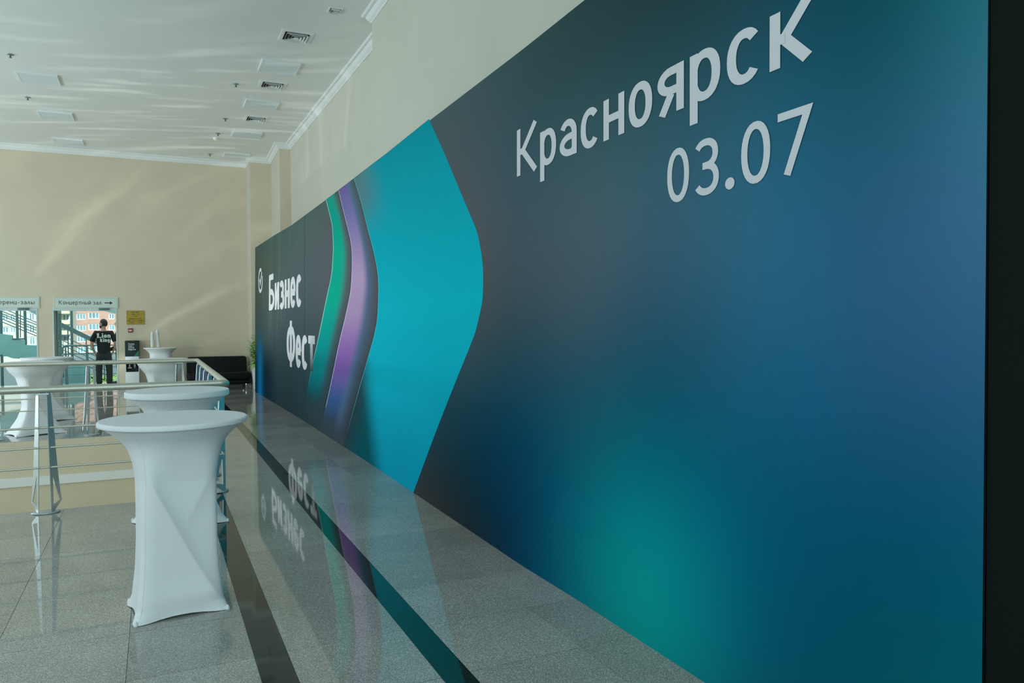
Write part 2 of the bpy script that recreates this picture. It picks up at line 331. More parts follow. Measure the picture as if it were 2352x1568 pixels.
# ------------------------------------------------------------------ lettering: an own stroke alphabet
# a glyph is (advance, [strokes]); a stroke is a list of points in units of the cap height, 'o' closes it
def arc(cx, cy, rx, ry, a0, a1, n=14, p=1.0):
    out = []
    for i in range(n+1):
        a = R(a0+(a1-a0)*i/n); c, s_ = cos(a), sin(a)
        out.append((cx+rx*math.copysign(abs(c)**p, c), cy+ry*math.copysign(abs(s_)**p, s_)))
    return out
def glyph(ch, w, xr=.70, cond=1., p=1.0):
    """strokes of one letter with stroke width w; lower-case height xr"""
    low = ch.islower(); h = xr if low else 1.; k = h*cond; e = w/2; u = ch.upper(); S_ = []; A = S_.append
    def ell(x0, x1, y0, y1, a0=0, a1=360): return arc((x0+x1)/2, (y0+y1)/2, (x1-x0)/2, (y1-y0)/2, a0, a1, 30 if a1-a0 > 300 else 22, p)
    W = .62*k+.3*w
    if ch.isdigit(): W = .58*cond+.2*w
    x0, x1, y0, y1, ym = e, W-e, e, h-e, h/2
    if u in 'КK' and ch != 'k':
        W += .02*h; x1 = W
        A([(x0, 0), (x0, h)]); A([(x0, ym), (x0+.24*W, ym)]); A([(x0+.22*W, ym-.0), (W-e*.9, h)]) ; A([(x0+.22*W, ym), (W-e*.75, 0)])
    elif u in 'НH': A([(x0, 0), (x0, h)]); A([(x1, 0), (x1, h)]); A([(x0, ym), (x1, ym)])
    elif u in 'О0': A(ell(x0, x1, y0-.012, y1+.012)+['o'])
    elif u == 'С': A(ell(x0, x1, y0-.012, y1+.012, 42, 318))
    elif ch in 'еe': A(ell(x0, x1, y0-.01, y1+.01, 0, 322)+[]); A([(x0, ym), (x1+e*.6, ym)])
    elif ch in 'аa':
        xs_ = x1-.01; b = h*.60
        A([(xs_, 0), (xs_, h*.60)]+arc((x0+xs_)/2, h*.60, (xs_-x0)/2, h*.40-e, 0, 150, 12)[1:])
        A([(xs_, b-e*.8), (x0+.30*h, b-e*.8)]+arc(x0+.30*h, (b-e*.8+y0)/2, .30*h, (b-e*.8-y0)/2, 90, 270, 12)[1:]+[(x0+.36*h, y0), (xs_, h*.18)])
        W = xs_+e
    elif u in 'РP':
        d = -.30*xr/.7 if low else 0.
        if low: A([(x0, d), (x0, h)]); A(ell(x0-.01, x1, y0-.012, y1+.012, -165, 165))
        else: A([(x0, 0), (x0, h)]); A([(x0, h-e), (x1-.25*h, h-e)]+arc(x1-.25*h, h-.27, .25*h, .27-e, 90, -90, 12)+[(x0, h-.54+e)])
    elif u == 'Я':
        A([(x1, 0), (x1, h)]); A([(x1, y1), (x0+.24*h, y1)]+arc(x0+.24*h, h*.70, .24*h, y1-h*.70, 90, 270, 12)+[(x1, h*.70-(y1-h*.70))]); A([(x0+.26*h, h*.42), (x0+.02, 0)])
    elif u == 'Б':
        A([(x0, 0), (x0, h)]); A([(x0, h-e*.9), (x1-.02, h-e*.9)]); b = h*.60
        A([(x0, b-e), (x1-b*.42, b-e)]+arc(x1-b*.42, b/2, b*.42, b/2-e, 90, -90, 14)+[(x0, e)])
        if low: S_.clear(); A(ell(x0, x1, y0, h-e)+['o']); A([(x0, h*.55), (x0+.03, h*1.1), (x0+.16, h*1.34), (x1, h*1.42)])
    elif u == 'И' or u == 'Й':
        A([(x0, 0), (x0, h)]); A([(x1, 0), (x1, h)]); A([(x0+e*.2, w*.4), (x1-e*.2, h-w*.4)])
        if u == 'Й': A([(x0+.08, h+.22*h), (W/2, h+.12*h), (x1-.08, h+.22*h)])
    elif u in 'З3':
        ym = h*.52; A(ell(x0-.02, x1-.02, ym, y1+.01, 150, -90)); A(ell(x0-.02, x1, y0-.01, ym, 90, -150)); A([(W*.34, ym), (W*.56, ym)])
    elif u == 'Ф':
        W = W*1.22; x1 = W-e
        if low: A(ell(x0, x1, y0, y1)+['o']); A([(W/2, -.28), (W/2, h+.25)])
        else: A(ell(x0, x1, h*.08+e, h*.92-e)+['o']); A([(W/2, -.04*h), (W/2, 1.04*h)])
    elif u == 'Т': A([(0, h-e*.9), (W, h-e*.9)]); A([(W/2, 0), (W/2, h)])
    elif u == 'П': A([(x0, 0), (x0, h)]); A([(x1, 0), (x1, h)]); A([(x0, h-e), (x1, h-e)])
    elif u == 'Ц': A([(x0, 0), (x0, h)]); A([(x1-.05, 0), (x1-.05, h)]); A([(x0, e), (x1+e*.3, e)]); A([(x1, e), (x1, -.16*h)])
    elif u == 'Ы': W *= 1.2; A([(x0, 0), (x0, h)]); b = h*.58; A([(x0, b-e), (W*.5-b*.3, b-e)]+arc(W*.5-b*.3, b/2, b*.36, b/2-e, 90, -90, 10)+[(x0, e)]); A([(W-e, 0), (W-e, h)])
    elif u == 'Ь': b = h*.58; A([(x0, 0), (x0, h)]); A([(x0, b-e), (x1-b*.42, b-e)]+arc(x1-b*.42, b/2, b*.42, b/2-e, 90, -90, 10)+[(x0, e)])
    elif u == 'Л': A([(x0*.6, 0), (W/2-e*.4, h)]); A([(W-x0*.6, 0), (W/2+e*.4, h)])
    elif u in 'АA': A([(x0*.6, 0), (W/2, h)]); A([(W-x0*.6, 0), (W/2, h)]); A([(W*.25, h*.32), (W*.75, h*.32)])
    elif u in 'МM': W *= 1.2; A([(x0, 0), (x0, h)]); A([(W-e, 0), (W-e, h)]); A([(x0, h), (W/2, h*.25), (W-e, h)])
    elif u in 'ЕE': A([(x0, 0), (x0, h)]); A([(x0, e), (W, e)]); A([(x0, ym), (W*.9, ym)]); A([(x0, h-e), (W, h-e)])
    elif u == 'В': A([(x0, 0), (x0, h)]); A([(x0, h-e), (x1-.2*h, h-e)]+arc(x1-.22*h, h*.75, .2*h, h*.25-e, 90, -90, 8)+[(x0, ym)]); A([(x0, ym), (x1-.2*h, ym)]+arc(x1-.22*h, h*.25, .22*h, h*.25-e, 90, -90, 8)+[(x0, e)])
    elif u == 'Г': A([(x0, 0), (x0, h)]); A([(x0, h-e), (W*.85, h-e)]); W *= .88
    elif u == 'Д': W *= 1.05; A([(W*.2, w), (W*.28, h)]); A([(W*.82, w), (W*.82, h)]); A([(W*.24, h-e), (W*.82+e, h-e)]); A([(0, w*.8), (W, w*.8)]); A([(e, -.14*h), (e, w)]); A([(W-e, -.14*h), (W-e, w)])
    elif u == 'У': A([(x0*.5, h), (W*.52, h*.32)]); A([(W-x0*.5, h), (W*.3, 0)])
    elif ch == '7': A([(0, 1-e), (W-e*.75, 1-e), (W*.30, 0)])
    elif ch == '1': W *= .6; A([(W-e, 0), (W-e, 1)]); A([(0, .74), (W-e, 1-e)])
    elif ch == '2': A(arc(W/2, .72, W/2-e, .28-e, 160, -30, 12)+[(x0, e)]); A([(x0-e*.5, e), (W, e)])
    elif ch == '6': A(arc(W/2, .31, W/2-e, .31-e, 0, 360, 20)+['o']); A([(x0+.02, .36), (x0+.1, .66), (W*.72, 1)])
    elif ch == '.': W = .21; r_ = .052; A(arc(W/2, 2*r_-.01, r_, r_, 0, 360, 20)+['o']); w = 2*r_-.002
    elif ch in '-–': W = (.34 if ch == '-' else .5)*cond; A([(.02, .34), (W-.02, .34)])
    elif ch == 'i': W = w*1.1; A([(W/2, 0), (W/2, xr)]); A([(W/2, xr+.12), (W/2, xr+.12+w)])
    elif ch == 'k': A([(x0, 0), (x0, 1)]); A([(x0, h*.42), (W-e, h)]); A([(x0+.2*W, h*.55), (W-e*.6, 0)])
    elif ch == 'n': A([(x0, 0), (x0, h)]); A([(x0, h*.6)]+arc(W/2, h*.62, W/2-e, h*.38-e, 170, 0, 12)+[(x1, 0)])
    elif ch == 'o': A(ell(x0, x1, y0, y1)+['o'])
    elif ch == 'g': A(ell(x0, x1, h*.12+e, y1)+['o']); A([(x1, h)]+[(x1, -.02)]+arc(W/2, -.04, W/2-e, .22-e, 0, -160, 10))
    elif ch == 'L': A([(x0, 0), (x0, 1)]); A([(x0, e), (W, e)]); A([(x0-e, 1-e*.6), (x0+w, 1-e*.6)])
    elif ch == ' ': W = .30*cond
    return W, S_, w
def sweep2(pts, w):
    closed = pts[-1] == 'o'
    if closed: pts = pts[:-2]
    P = [V(q) for q in pts]; n = len(P); L_ = []; R_ = []
    for i in range(n):
        a = P[i-1] if (i or closed) else None; b = P[(i+1) % n] if (i < n-1 or closed) else None
        d0 = (P[i]-a).normalized() if a is not None else None; d1 = (b-P[i]).normalized() if b is not None else None
        d0 = d0 or d1; d1 = d1 or d0
        n0 = V((-d0.y, d0.x)); n1 = V((-d1.y, d1.x)); m = n0+n1
        m = m/max(.55, 1+n0.dot(n1)) if m.length > 1e-6 else n0
        L_.append(P[i]+m*(w/2)); R_.append(P[i]-m*(w/2))
    q = []
    for i in range(n if closed else n-1):
        j = (i+1) % n; q.append((R_[i], R_[j], L_[j], L_[i]))
    return q
def text_quads(txt, wt, track=.10, xr=.70, cond=1., p=1., fit=None, solve=None):
    """quads (2-D, with the number of their stroke) of a line of text, cap height 1, starting at x = 0;
    solve = width to reach by making the letters wider, fit = width to reach by stretching"""
    if solve:
        a, b = .4, 4.
        for _ in range(30):
            m = (a+b)/2
            if text_quads(txt, wt, track, xr, m, p)[1] < solve: a = m
            else: b = m
        cond = m
    x = 0; out = []; ns = 0
    for ch in txt:
        W, ss, w2 = glyph(ch, wt, xr, cond, p)
        for s_ in ss:
            if len(s_) > 1:
                for q in sweep2(s_, w2): out.append([V((x+a.x, a.y, ns)) for a in q])
                ns += 1
        x += W+(track if ch != ' ' else 0)
    x -= track
    if fit:
        k = fit/x; out = [[V((a.x*k, a.y, a.z)) for a in q] for q in out]; x = fit
    return out, x
def text_mesh(quads, place, lift=V((0, 0, 0))):
    """lift: what each further stroke is raised by, so that no two strokes share a plane"""
    mb = MB(); cache = {}; vs = []; fs = []
    for q in quads:
        ids = []
        for a in q:
            n = int(a.z) if len(a) > 2 else 0
            key = (round(a.x, 5), round(a.y, 5), n)
            if key not in cache: cache[key] = len(vs); vs.append(V(place(a.x, a.y))+lift*(n % 7))
            ids.append(cache[key])
        if len(set(ids)) > 2: fs.append(tuple(dict.fromkeys(ids)))
    return mb.add(vs, fs)

# ------------------------------------------------------------------ the printed wall
YE = 1.4185
SURF = [(0., 2.205, 2.213, 3.438), (2.67, 2.205, 2.213, 3.438), (3.23, 2.206, 2.218, 3.438), (3.72, 2.208, 2.226, 3.439), (4.52, 2.192, 2.217, 3.416), (6.45, 2.215, 2.248, 3.432), (8.06, 2.239, 2.277, 3.45), (9.48, 2.248, 2.288, 3.452), (11.21, 2.25, 2.292, 3.444), (14.27, 2.25, 2.296, 3.448), (16.43, 2.231, 2.278, 3.489), (19.43, 2.201, 2.25, 3.518)]
def surf(Y):
    for a, b in zip(SURF, SURF[1:]):
        if Y <= b[0] or b is SURF[-1]:
            t = (Y-a[0])/(b[0]-a[0]); t = max(0, min(1, t))
            return [a[i]+(b[i]-a[i])*t for i in (1, 2, 3)]
def wallpt(Y, z, off=0.):
    xb, xt, zt = surf(Y); return (xb+(xt-xb)*z/3.44-off, Y, z)
CPTS = [(18.72, 3.13, 68, 86, 78), (18.35, 2.09, 66, 84, 80), (18.35, 1.49, 60, 82, 84), (18.49, 0.78, 0, 95, 140), (18.49, 0.37, 0, 80, 125), (19.26, 0.11, 0, 40, 65), (17.5, 0.33, 5, 30, 45), (16.98, 0.65, 15, 50, 65), (15.79, 2.03, 72, 92, 92), (15.79, 1.15, 55, 75, 78), (12.93, 2.97, 76, 95, 95), (11.47, 2.57, 80, 92, 97), (14.74, 2.49, 72, 92, 93), (15.25, 0.06, 28, 48, 54), (12.93, 0.72, 35, 65, 72), (12.16, 0.14, 40, 60, 66), (10.56, 0.08, 48, 60, 68), (8.75, 1.85, 76, 85, 94), (9.07, 2.59, 76, 88, 96), (9.77, 0.46, 45, 60, 70), (11.63, 1.92, 76, 90, 94), (13.35, 1.22, 50, 72, 76), (10.28, 3.42, 70, 90, 90), (7.72, 0.45, 40, 60, 68), (6.29, 3.34, 66, 86, 90), (5.74, 2.83, 70, 82, 88), (5.27, 2.48, 72, 85, 93), (5.02, 1.94, 66, 79, 86), (5.27, 1.43, 50, 72, 80), (5.75, 0.89, 22, 58, 74), (6.29, 0.25, 28, 46, 52), (6.6, 0.07, 40, 45, 48), (5.27, 0.6, 0, 50, 70), (4.86, 0.2, 0, 42, 64), (5.46, 0.17, 20, 40, 48), (4.2, 2.82, 50, 80, 88), (4.2, 3.22, 46, 72, 76), (3.46, 3.2, 38, 65, 70), (2.73, 3.0, 32, 64, 72), (4.2, 2.0, 60, 82, 95), (3.06, 2.02, 52, 92, 112), (2.45, 1.87, 42, 98, 128), (2.0, 1.99, 36, 95, 125), (1.65, 2.22, 35, 92, 118), (1.45, 2.3, 46, 105, 130), (1.51, 2.52, 32, 96, 112), (1.91, 2.66, 18, 74, 90), (1.45, 1.79, 52, 100, 135), (1.65, 1.67, 50, 92, 130), (2.0, 1.52, 36, 90, 125), (2.73, 1.6, 46, 88, 110), (3.69, 1.59, 60, 85, 98), (3.93, 1.21, 20, 75, 95), (3.06, 1.17, 0, 80, 105), (2.32, 1.24, 12, 85, 115), (1.81, 1.22, 16, 80, 112), (1.47, 1.33, 32, 85, 120), (4.2, 0.64, 0, 66, 90), (3.25, 0.79, 0, 100, 115), (3.13, 0.5, 0, 124, 128), (3.29, 0.23, 0, 122, 124), (2.85, 0.45, 0, 118, 128), (3.79, 0.46, 0, 88, 105), (3.93, 0.19, 0, 84, 100), (2.58, 0.26, 0, 92, 105), (2.32, 0.63, 0, 82, 106), (2.58, 0.84, 0, 88, 110), (1.81, 0.77, 0, 72, 96), (1.5, 0.86, 0, 76, 100), (1.45, 0.61, 0, 78, 94), (1.99, 0.4, 0, 68, 88), (2.32, 0.22, 0, 76, 95), (4.5, 0.03, 0, 50, 74), (3.13, 0.08, 0, 110, 115)]
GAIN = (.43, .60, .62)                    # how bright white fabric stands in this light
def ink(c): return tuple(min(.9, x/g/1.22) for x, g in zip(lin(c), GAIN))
CPTS = [c for c in CPTS if not (c[0] > 16.5 and c[1] < 1.3)]
_cp = np.array(CPTS, float); _cu = np.stack([4.2*np.log(_cp[:, 0]), _cp[:, 1]], 1); _mean = _cp[:, 2:].mean(0); LK = .85
def _kern(a, b): return np.exp(-((a[:, None]-b[None])**2).sum(-1)/(2*LK*LK))
_wt = np.linalg.solve(_kern(_cu, _cu)+.025*np.eye(len(_cu)), _cp[:, 2:]-_mean)
_bc = {}
def bgcol(Y, z):
    """smooth dark blue gradient of the print, evened out against the light, with one narrow blue streak at its far foot"""
    key = (round(Y, 4), round(z, 4))
    if key in _bc: return _bc[key]
    c = _mean+_kern(np.array([[4.2*math.log(max(Y, 1.2)), z]]), _cu)[0]@_wt
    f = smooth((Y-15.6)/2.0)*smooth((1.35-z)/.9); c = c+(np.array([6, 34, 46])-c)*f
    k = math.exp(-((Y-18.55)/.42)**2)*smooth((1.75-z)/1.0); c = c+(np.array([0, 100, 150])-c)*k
    r_, g_, b_ = ink(tuple(max(0, x) for x in c)); f = smooth((Y-4)/8); h_ = 1+.38*smooth((1.7-z)/1.7); r_, g_, b_ = r_*h_, g_*h_, b_*h_; _bc[key] = (r_*(.88-.08*f), g_*(1.02-.12*f), b_*(1.02-.10*f)); return _bc[key]  # colours raised near the floor, lowered far off, to offset uneven light
def smooth(t): t = max(0, min(1, t)); return t*t*(3-2*t)
def mixc(a, b, t): t = max(0, min(1, t)); return tuple(x+(y-x)*t for x, y in zip(a, b))
def setcol(o, cols):
    ca = o.data.color_attributes.new('print', 'FLOAT_COLOR', 'POINT')
    ca.data.foreach_set('color', [x for c in cols for x in (*c, 1)])
def grid_obj(name, parent, m, pts, cols, nr, nc):
    mb = MB().add(pts, [(i*nc+j, i*nc+j+1, (i+1)*nc+j+1, (i+1)*nc+j) for i in range(nr-1) for j in range(nc-1)], True)
    me = bpy.data.meshes.new(name); me.from_pydata(mb.v, [], mb.f); me.polygons.foreach_set('use_smooth', mb.smooth); me.materials.append(M[m])
    o = link(name, me, parent); setcol(o, cols); return o
pw = thing('printed_wall', 'long dark blue printed fabric wall with teal chevron and white lettering', 'banner')
ys = [YE*(19.43/YE)**(i/150) for i in range(151)]
ny, nz = len(ys), 44
pts = []; cols = []
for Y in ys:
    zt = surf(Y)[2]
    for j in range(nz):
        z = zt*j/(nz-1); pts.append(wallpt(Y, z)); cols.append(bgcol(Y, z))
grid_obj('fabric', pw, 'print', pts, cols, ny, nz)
bk = MB()                                    # the box behind the fabric: top edge, two ends, back
top = [wallpt(Y, surf(Y)[2]) for Y in ys]; bot = [wallpt(Y, 0) for Y in ys]
sh = lambda p, d: (p[0]+d, p[1], p[2]); n_ = len(ys)
bk.add([sh(p, .002) for p in top]+[sh(p, .05) for p in top], [(i, i+1, n_+i+1, n_+i) for i in range(n_-1)])
bk.add([sh(p, .05) for p in bot]+[sh(p, .05) for p in top], [(i, i+1, n_+i+1, n_+i) for i in range(n_-1)])
for k in (0, -1): bk.add([sh(bot[k], .002), sh(bot[k], .05), sh(top[k], .05), sh(top[k], .002)], [(0, 1, 2, 3)])
bk.obj('frame_box', 'blackcloth', pw)
CHR = [(6.451, 3.43), (6.063, 3.067), (5.645, 2.652), (5.454, 2.46), (5.318, 2.32), (5.239, 2.181), (5.196, 2.048), (5.187, 1.934), (5.204, 1.789), (5.274, 1.66), (5.363, 1.534), (5.746, 1.176), (6.295, 0.655), (6.944, 0.006)]
CHL = [(9.452, 3.44), (9.115, 3.134), (8.734, 2.714), (8.554, 2.527), (8.423, 2.371), (8.338, 2.255), (8.290, 2.146), (8.271, 2.035), (8.279, 1.905), (8.323, 1.688), (8.423, 1.535), (8.554, 1.4), (9.115, 0.892), (9.632, 0.407), (10.02, 0.027)]
PUL = [(10.349, 3.444), (10.019, 3.091), (9.685, 2.748), (9.61, 2.641), (9.568, 2.539), (9.557, 2.415), (9.568, 2.293), (9.642, 2.049), (9.906, 1.755), (10.314, 1.365), (10.753, 0.888), (11.158, 0.465), (11.545, 0.106)]
GRL = [(11.185, 3.438), (10.951, 3.217), (10.792, 3.059), (10.727, 2.942), (10.704, 2.831), (10.688, 2.693), (10.714, 2.566), (10.818, 2.32), (11.158, 2.0), (11.515, 1.662), (11.893, 1.302), (12.295, 0.951), (12.723, 0.513), (12.956, 0.266)]
def edge(poly):
    P = sorted((z, y) for y, z in poly); P = [(P[0][0]-.3, P[0][1]+(P[0][1]-P[1][1])/(P[1][0]-P[0][0])*.3)]+P+[(P[-1][0]+.2, P[-1][1]+(P[-1][1]-P[-2][1])/(P[-1][0]-P[-2][0])*.2)]
    def f(z):
        for i in range(1, len(P)-2):
            if z <= P[i+1][0] or i == len(P)-3:
                (z0, y0), (z1, y1), (z2, y2), (z3, y3) = P[i-1:i+3]
                h = z2-z1; t = (z-z1)/h; m1 = (y2-y0)/(z2-z0)*h; m2 = (y3-y1)/(z3-z1)*h
                return (2*t**3-3*t*t+1)*y1+(t**3-2*t*t+t)*m1+(-2*t**3+3*t*t)*y2+(t**3-t*t)*m2
    return f
eR, eL, eP, eG = edge(CHR), edge(CHL), edge(PUL), edge(GRL)
def ramp(z, stops):
    for (a, ca), (b, cb) in zip(stops, stops[1:]):
        if z <= b: return mixc(ca, cb, (z-a)/(b-a))
    return stops[-1][1]
def band(name, fl_, fr_, colf, off, z0=.0, rows=90, us=None):
    us = us or [i/28 for i in range(29)]; pts = []; cols = []
    for i in range(rows+1):
        z = z0+(3.5-z0)*i/rows
        ylm, yrm = fl_(min(z, 3.44)), fr_(min(z, 3.44)); zz = min(z, surf((ylm+yrm)/2)[2]-.001)
        for u in us:
            Y = ylm+(yrm-ylm)*u; pts.append(wallpt(Y, zz, off)); cols.append(colf(Y, zz, u))
    return grid_obj(name, pw, 'print', pts, cols, rows+1, len(us))
def chev(Y, z, u):
    c = ramp(z, [(0, ink((0, 145, 175))), (.9, ink((0, 158, 182))), (1.8, ink((0, 166, 184))), (2.6, ink((0, 150, 168))), (3.44, ink((0, 132, 148)))])
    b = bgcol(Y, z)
    dk = mixc(ink((0, 78, 88)), ink((30, 62, 70)), 1-u*4)
    c = mixc(dk, c, smooth((u*1.25-(1.05-z)*.62)/.35+.35)) if z < 1.25 else c                      # dark foot on the left
    c = mixc(c, ink((72, 112, 118)), .95*smooth((z-2.55)/.8)*smooth(1-u/.42)) if z > 2.5 else c   # greyed top left corner
    return c
us = [0, .004, .008]+[.008+.992*i/30 for i in range(1, 31)]
def chev2(Y, z, u):
    c = chev(Y, z, u)
    if u <= .004: c = mixc(c, ink((70, 185, 195)), .75*smooth(z/.9))
    return c
band('teal_chevron', eL, eR, chev2, .0010, 0, 100, us)
def purp(Y, z, u):
    c = ramp(z, [(.0, ink((46, 62, 74))), (.25, ink((44, 74, 102))), (.6, ink((48, 88, 142))), (.95, ink((96, 84, 156))), (1.3, ink((120, 96, 166))), (1.75, ink((143, 134, 174))), (2.2, ink((150, 143, 178))), (2.6, ink((126, 124, 168))), (3.0, ink((98, 106, 156))), (3.44, ink((86, 88, 142)))])
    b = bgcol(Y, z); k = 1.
    c2 = mixc(c, ink((70, 105, 140)), smooth((u-.45)/.3))
    c = mixc(c2, b, smooth((u-.52)/.46))
    if u <= .02 and z > .4: c = mixc(c, ink((200, 195, 220)), .55)
    return mixc(b, c, smooth(z/.5))
us2 = [0, .02, .03]+[.03+.97*i/24 for i in range(1, 25)]
band('purple_band', eP, lambda z: eP(z)+(eL(z)-eP(z))*.97, purp, .0016, 0, 90, us2)
def gree(Y, z, u):
    c = ramp(z, [(.0, ink((30, 60, 66))), (.45, ink((0, 80, 92))), (.9, ink((0, 118, 126))), (1.4, ink((0, 140, 138))), (1.9, ink((0, 158, 138))), (2.6, ink((0, 156, 132))), (3.1, ink((0, 142, 128))), (3.44, ink((20, 135, 118)))])
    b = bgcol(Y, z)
    c = mixc(c, b, smooth((u-.50)/.42))
    if u <= .025 and z > .5: c = mixc(c, ink((150, 220, 205)), .7*smooth((z-.5)/1.2))
    return mixc(b, c, smooth((z-.25)/.45))
us3 = [0, .025, .04]+[.04+.96*i/24 for i in range(1, 25)]
band('green_band', eG, lambda z: eG(z)+(eP(z)-eG(z))*.96, gree, .0022, .2, 80, us3)
WHITE = ink((166, 190, 196)); WHITE2 = ink((180, 203, 208))
def print_text(txt, y0, y1, z0, cap, wt, wh, fade=None, stretch=1., **kw):
    q, W = text_quads(txt, wt, solve=(y0-y1)/cap/stretch, **kw); k = (y0-y1)/W
    o = text_mesh(q, lambda x, y: wallpt(y0-x*k, z0+y*cap, .0028), V((-.00025, 0, 0))).obj('lettering', 'printtext', pw)
    cs = []
    for v in o.data.vertices:
        c = wh
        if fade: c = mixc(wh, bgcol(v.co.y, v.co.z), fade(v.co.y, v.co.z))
        cs.append(c)
    setcol(o, cs); o['label'] = 'white printed lettering'; return o
print_text('Красноярск', 4.586, 2.070, 2.597, .307, .128, WHITE, xr=.705, track=.095, p=.90, stretch=1.42)
print_text('03.07', 2.944, 2.074, 2.177, .244, .128, WHITE, track=.14, p=.92, stretch=1.15)
print_text('Бизнес', 17.10, 13.20, 1.938, .76, .165, WHITE2, xr=.725, track=.04, p=.86, stretch=1.75)
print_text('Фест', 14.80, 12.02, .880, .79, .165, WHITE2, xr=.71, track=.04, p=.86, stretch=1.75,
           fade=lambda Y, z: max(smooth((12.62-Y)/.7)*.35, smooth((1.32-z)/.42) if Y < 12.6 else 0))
q = []                                        # round tick emblem: an open ring with a tick in it
for s_ in (arc(.5, .5, .43, .43, 62, 392-12, 40), [(.30, .56), (.48, .36), (.80, .82)]): q += sweep2(s_, .135)
o = text_mesh(q, lambda x, y: wallpt(18.83-x*.74, 2.372+y*.584, .0028)).obj('tick_emblem', 'printtext', pw); setcol(o, [WHITE2]*len(o.data.vertices))
for Y in (16.35, 12.95):                      # two sewn seams
    o = MB().add([wallpt(Y+d, z, .002) for z in (0, 1.2, 2.4, surf(Y)[2]-.002) for d in (-.012, .012)], [(2*i, 2*i+1, 2*i+3, 2*i+2) for i in range(3)]).obj('seam', 'print', pw)
    setcol(o, [mixc(bgcol(v.co.y, v.co.z), (0, 0, 0), .10) for v in o.data.vertices])
# black cloth return at the near end
bc = MB(); cur = []
for i in range(25):
    t = i/24; a = t*1.45; cur.append((2.204+.012+.32*(1-cos(a)), YE-.004-.36*sin(a)))
zt = 3.438
bc.add([(x, y, z) for x, y in cur for z in (0, zt)]+[(x+.02, y, z) for x, y in cur for z in (0, zt)],
       [(2*i, 2*i+2, 2*i+3, 2*i+1) for i in range(24)]+[(50+2*i, 50+2*i+2, 50+2*i+3, 50+2*i+1) for i in range(24)]+[(2*i+1, 2*i+3, 53+2*i, 51+2*i) for i in range(24)], True)
tag(bc.obj('black_cloth_panel', 'blackcloth'), 'plain black cloth panel standing at the near end of the printed wall', 'panel')

# ------------------------------------------------------------------ railing round the opening
RY0, RY1, RX, HZ = 7.62, 12.88, .60, 1.075
rail = thing('guard_railing', 'steel railing with round handrail and twin-plate posts around the floor opening', 'railing')
MB().tube([(-5.2, RY0, HZ), (RX-.05, RY0, HZ), (RX, RY0, HZ), (RX, RY0+.05, HZ), (RX, RY1-.05, HZ), (RX, RY1, HZ), (RX-.05, RY1, HZ), (-5.2, RY1, HZ)], .031, 16).obj('handrail', 'steel', rail)
for z in (.745, .572, .40):
    MB().tube([(-5.2, RY0, z), (RX-.03, RY0, z)], .0095, 8).obj('rod', 'steel', rail)
    MB().tube([(RX-.03, RY0, z), (RX-.03, RY1, z)], .0095, 8).obj('rod', 'steel', rail)
    MB().tube([(-5.2, RY1, z), (RX-.03, RY1, z)], .0095, 8).obj('rod', 'steel', rail)
# one post: foot plate, two tapered plates with a triangular window, top tab.  apex towards -y
ft = MB().lathe([(.0001, .001), (.105, .001), (.112, .006), (.105, .013), (.0001, .013)], (0, .05, 0), 28, 1, .72).mesh('post', 'steelplate')
def plate_mesh(sgn):
    mb = MB(); th = .006; a = R(30)
    out = [(0, .014), (.035, .014), (.135, .09), (.120, .18), (.05, HZ-.06), (.038, HZ-.02), (0, HZ-.02)]
    hole = [(.028, .075), (.112, .098), (.034, .33)]
    # the plate as quads between the outline and the window
    def p2(u, z): return (sgn*(.026+.018*(1-z/HZ)+u*sin(a)), u*cos(a), z)
    polys = [[(0, .014), (.035, .014), (.028, .075), (0, .09)], [(.035, .014), (.135, .09), (.112, .098), (.028, .075)], [(.135, .09), (.120, .18), (.034, .33), (.112, .098)],
             [(0, .09), (.028, .075), (.034, .33), (0, .36)], [(.120, .18), (.098, .36), (.034, .33)], [(0, .36), (.034, .33), (.098, .36), (.05, HZ-.06), (.038, HZ-.02), (0, HZ-.02)]]
    for P in polys:
        d = V((sgn*cos(a), -sin(a), 0))*th; mb.prism([p2(*q) for q in P], d)
    return mb
pl = [plate_mesh(1).mesh('plate', 'steelplate'), plate_mesh(-1).mesh('plate', 'steelplate')]
tabm = MB().rbox((-.05, -.02, HZ-.045), (.05, .03, HZ-.028), .003, 1).mesh('cap', 'steelplate')
def post(x, y, rz):
    o = link('post', ft, rail, (x, y, 0)); o.rotation_euler = (0, 0, rz)
    for m_ in pl: link('plate', m_, o)
    link('cap', tabm, o)
for x in (-.88, -2.10, -3.32, -4.54): post(x, RY0-.02, 0)
for x in (-.875, -2.10, -3.32, -4.54, .345): post(x, RY1+.03, pi)
for y in (7.88, 8.75, 9.62, 10.49, 11.36, 12.23): post(RX+.0, y, pi/2)

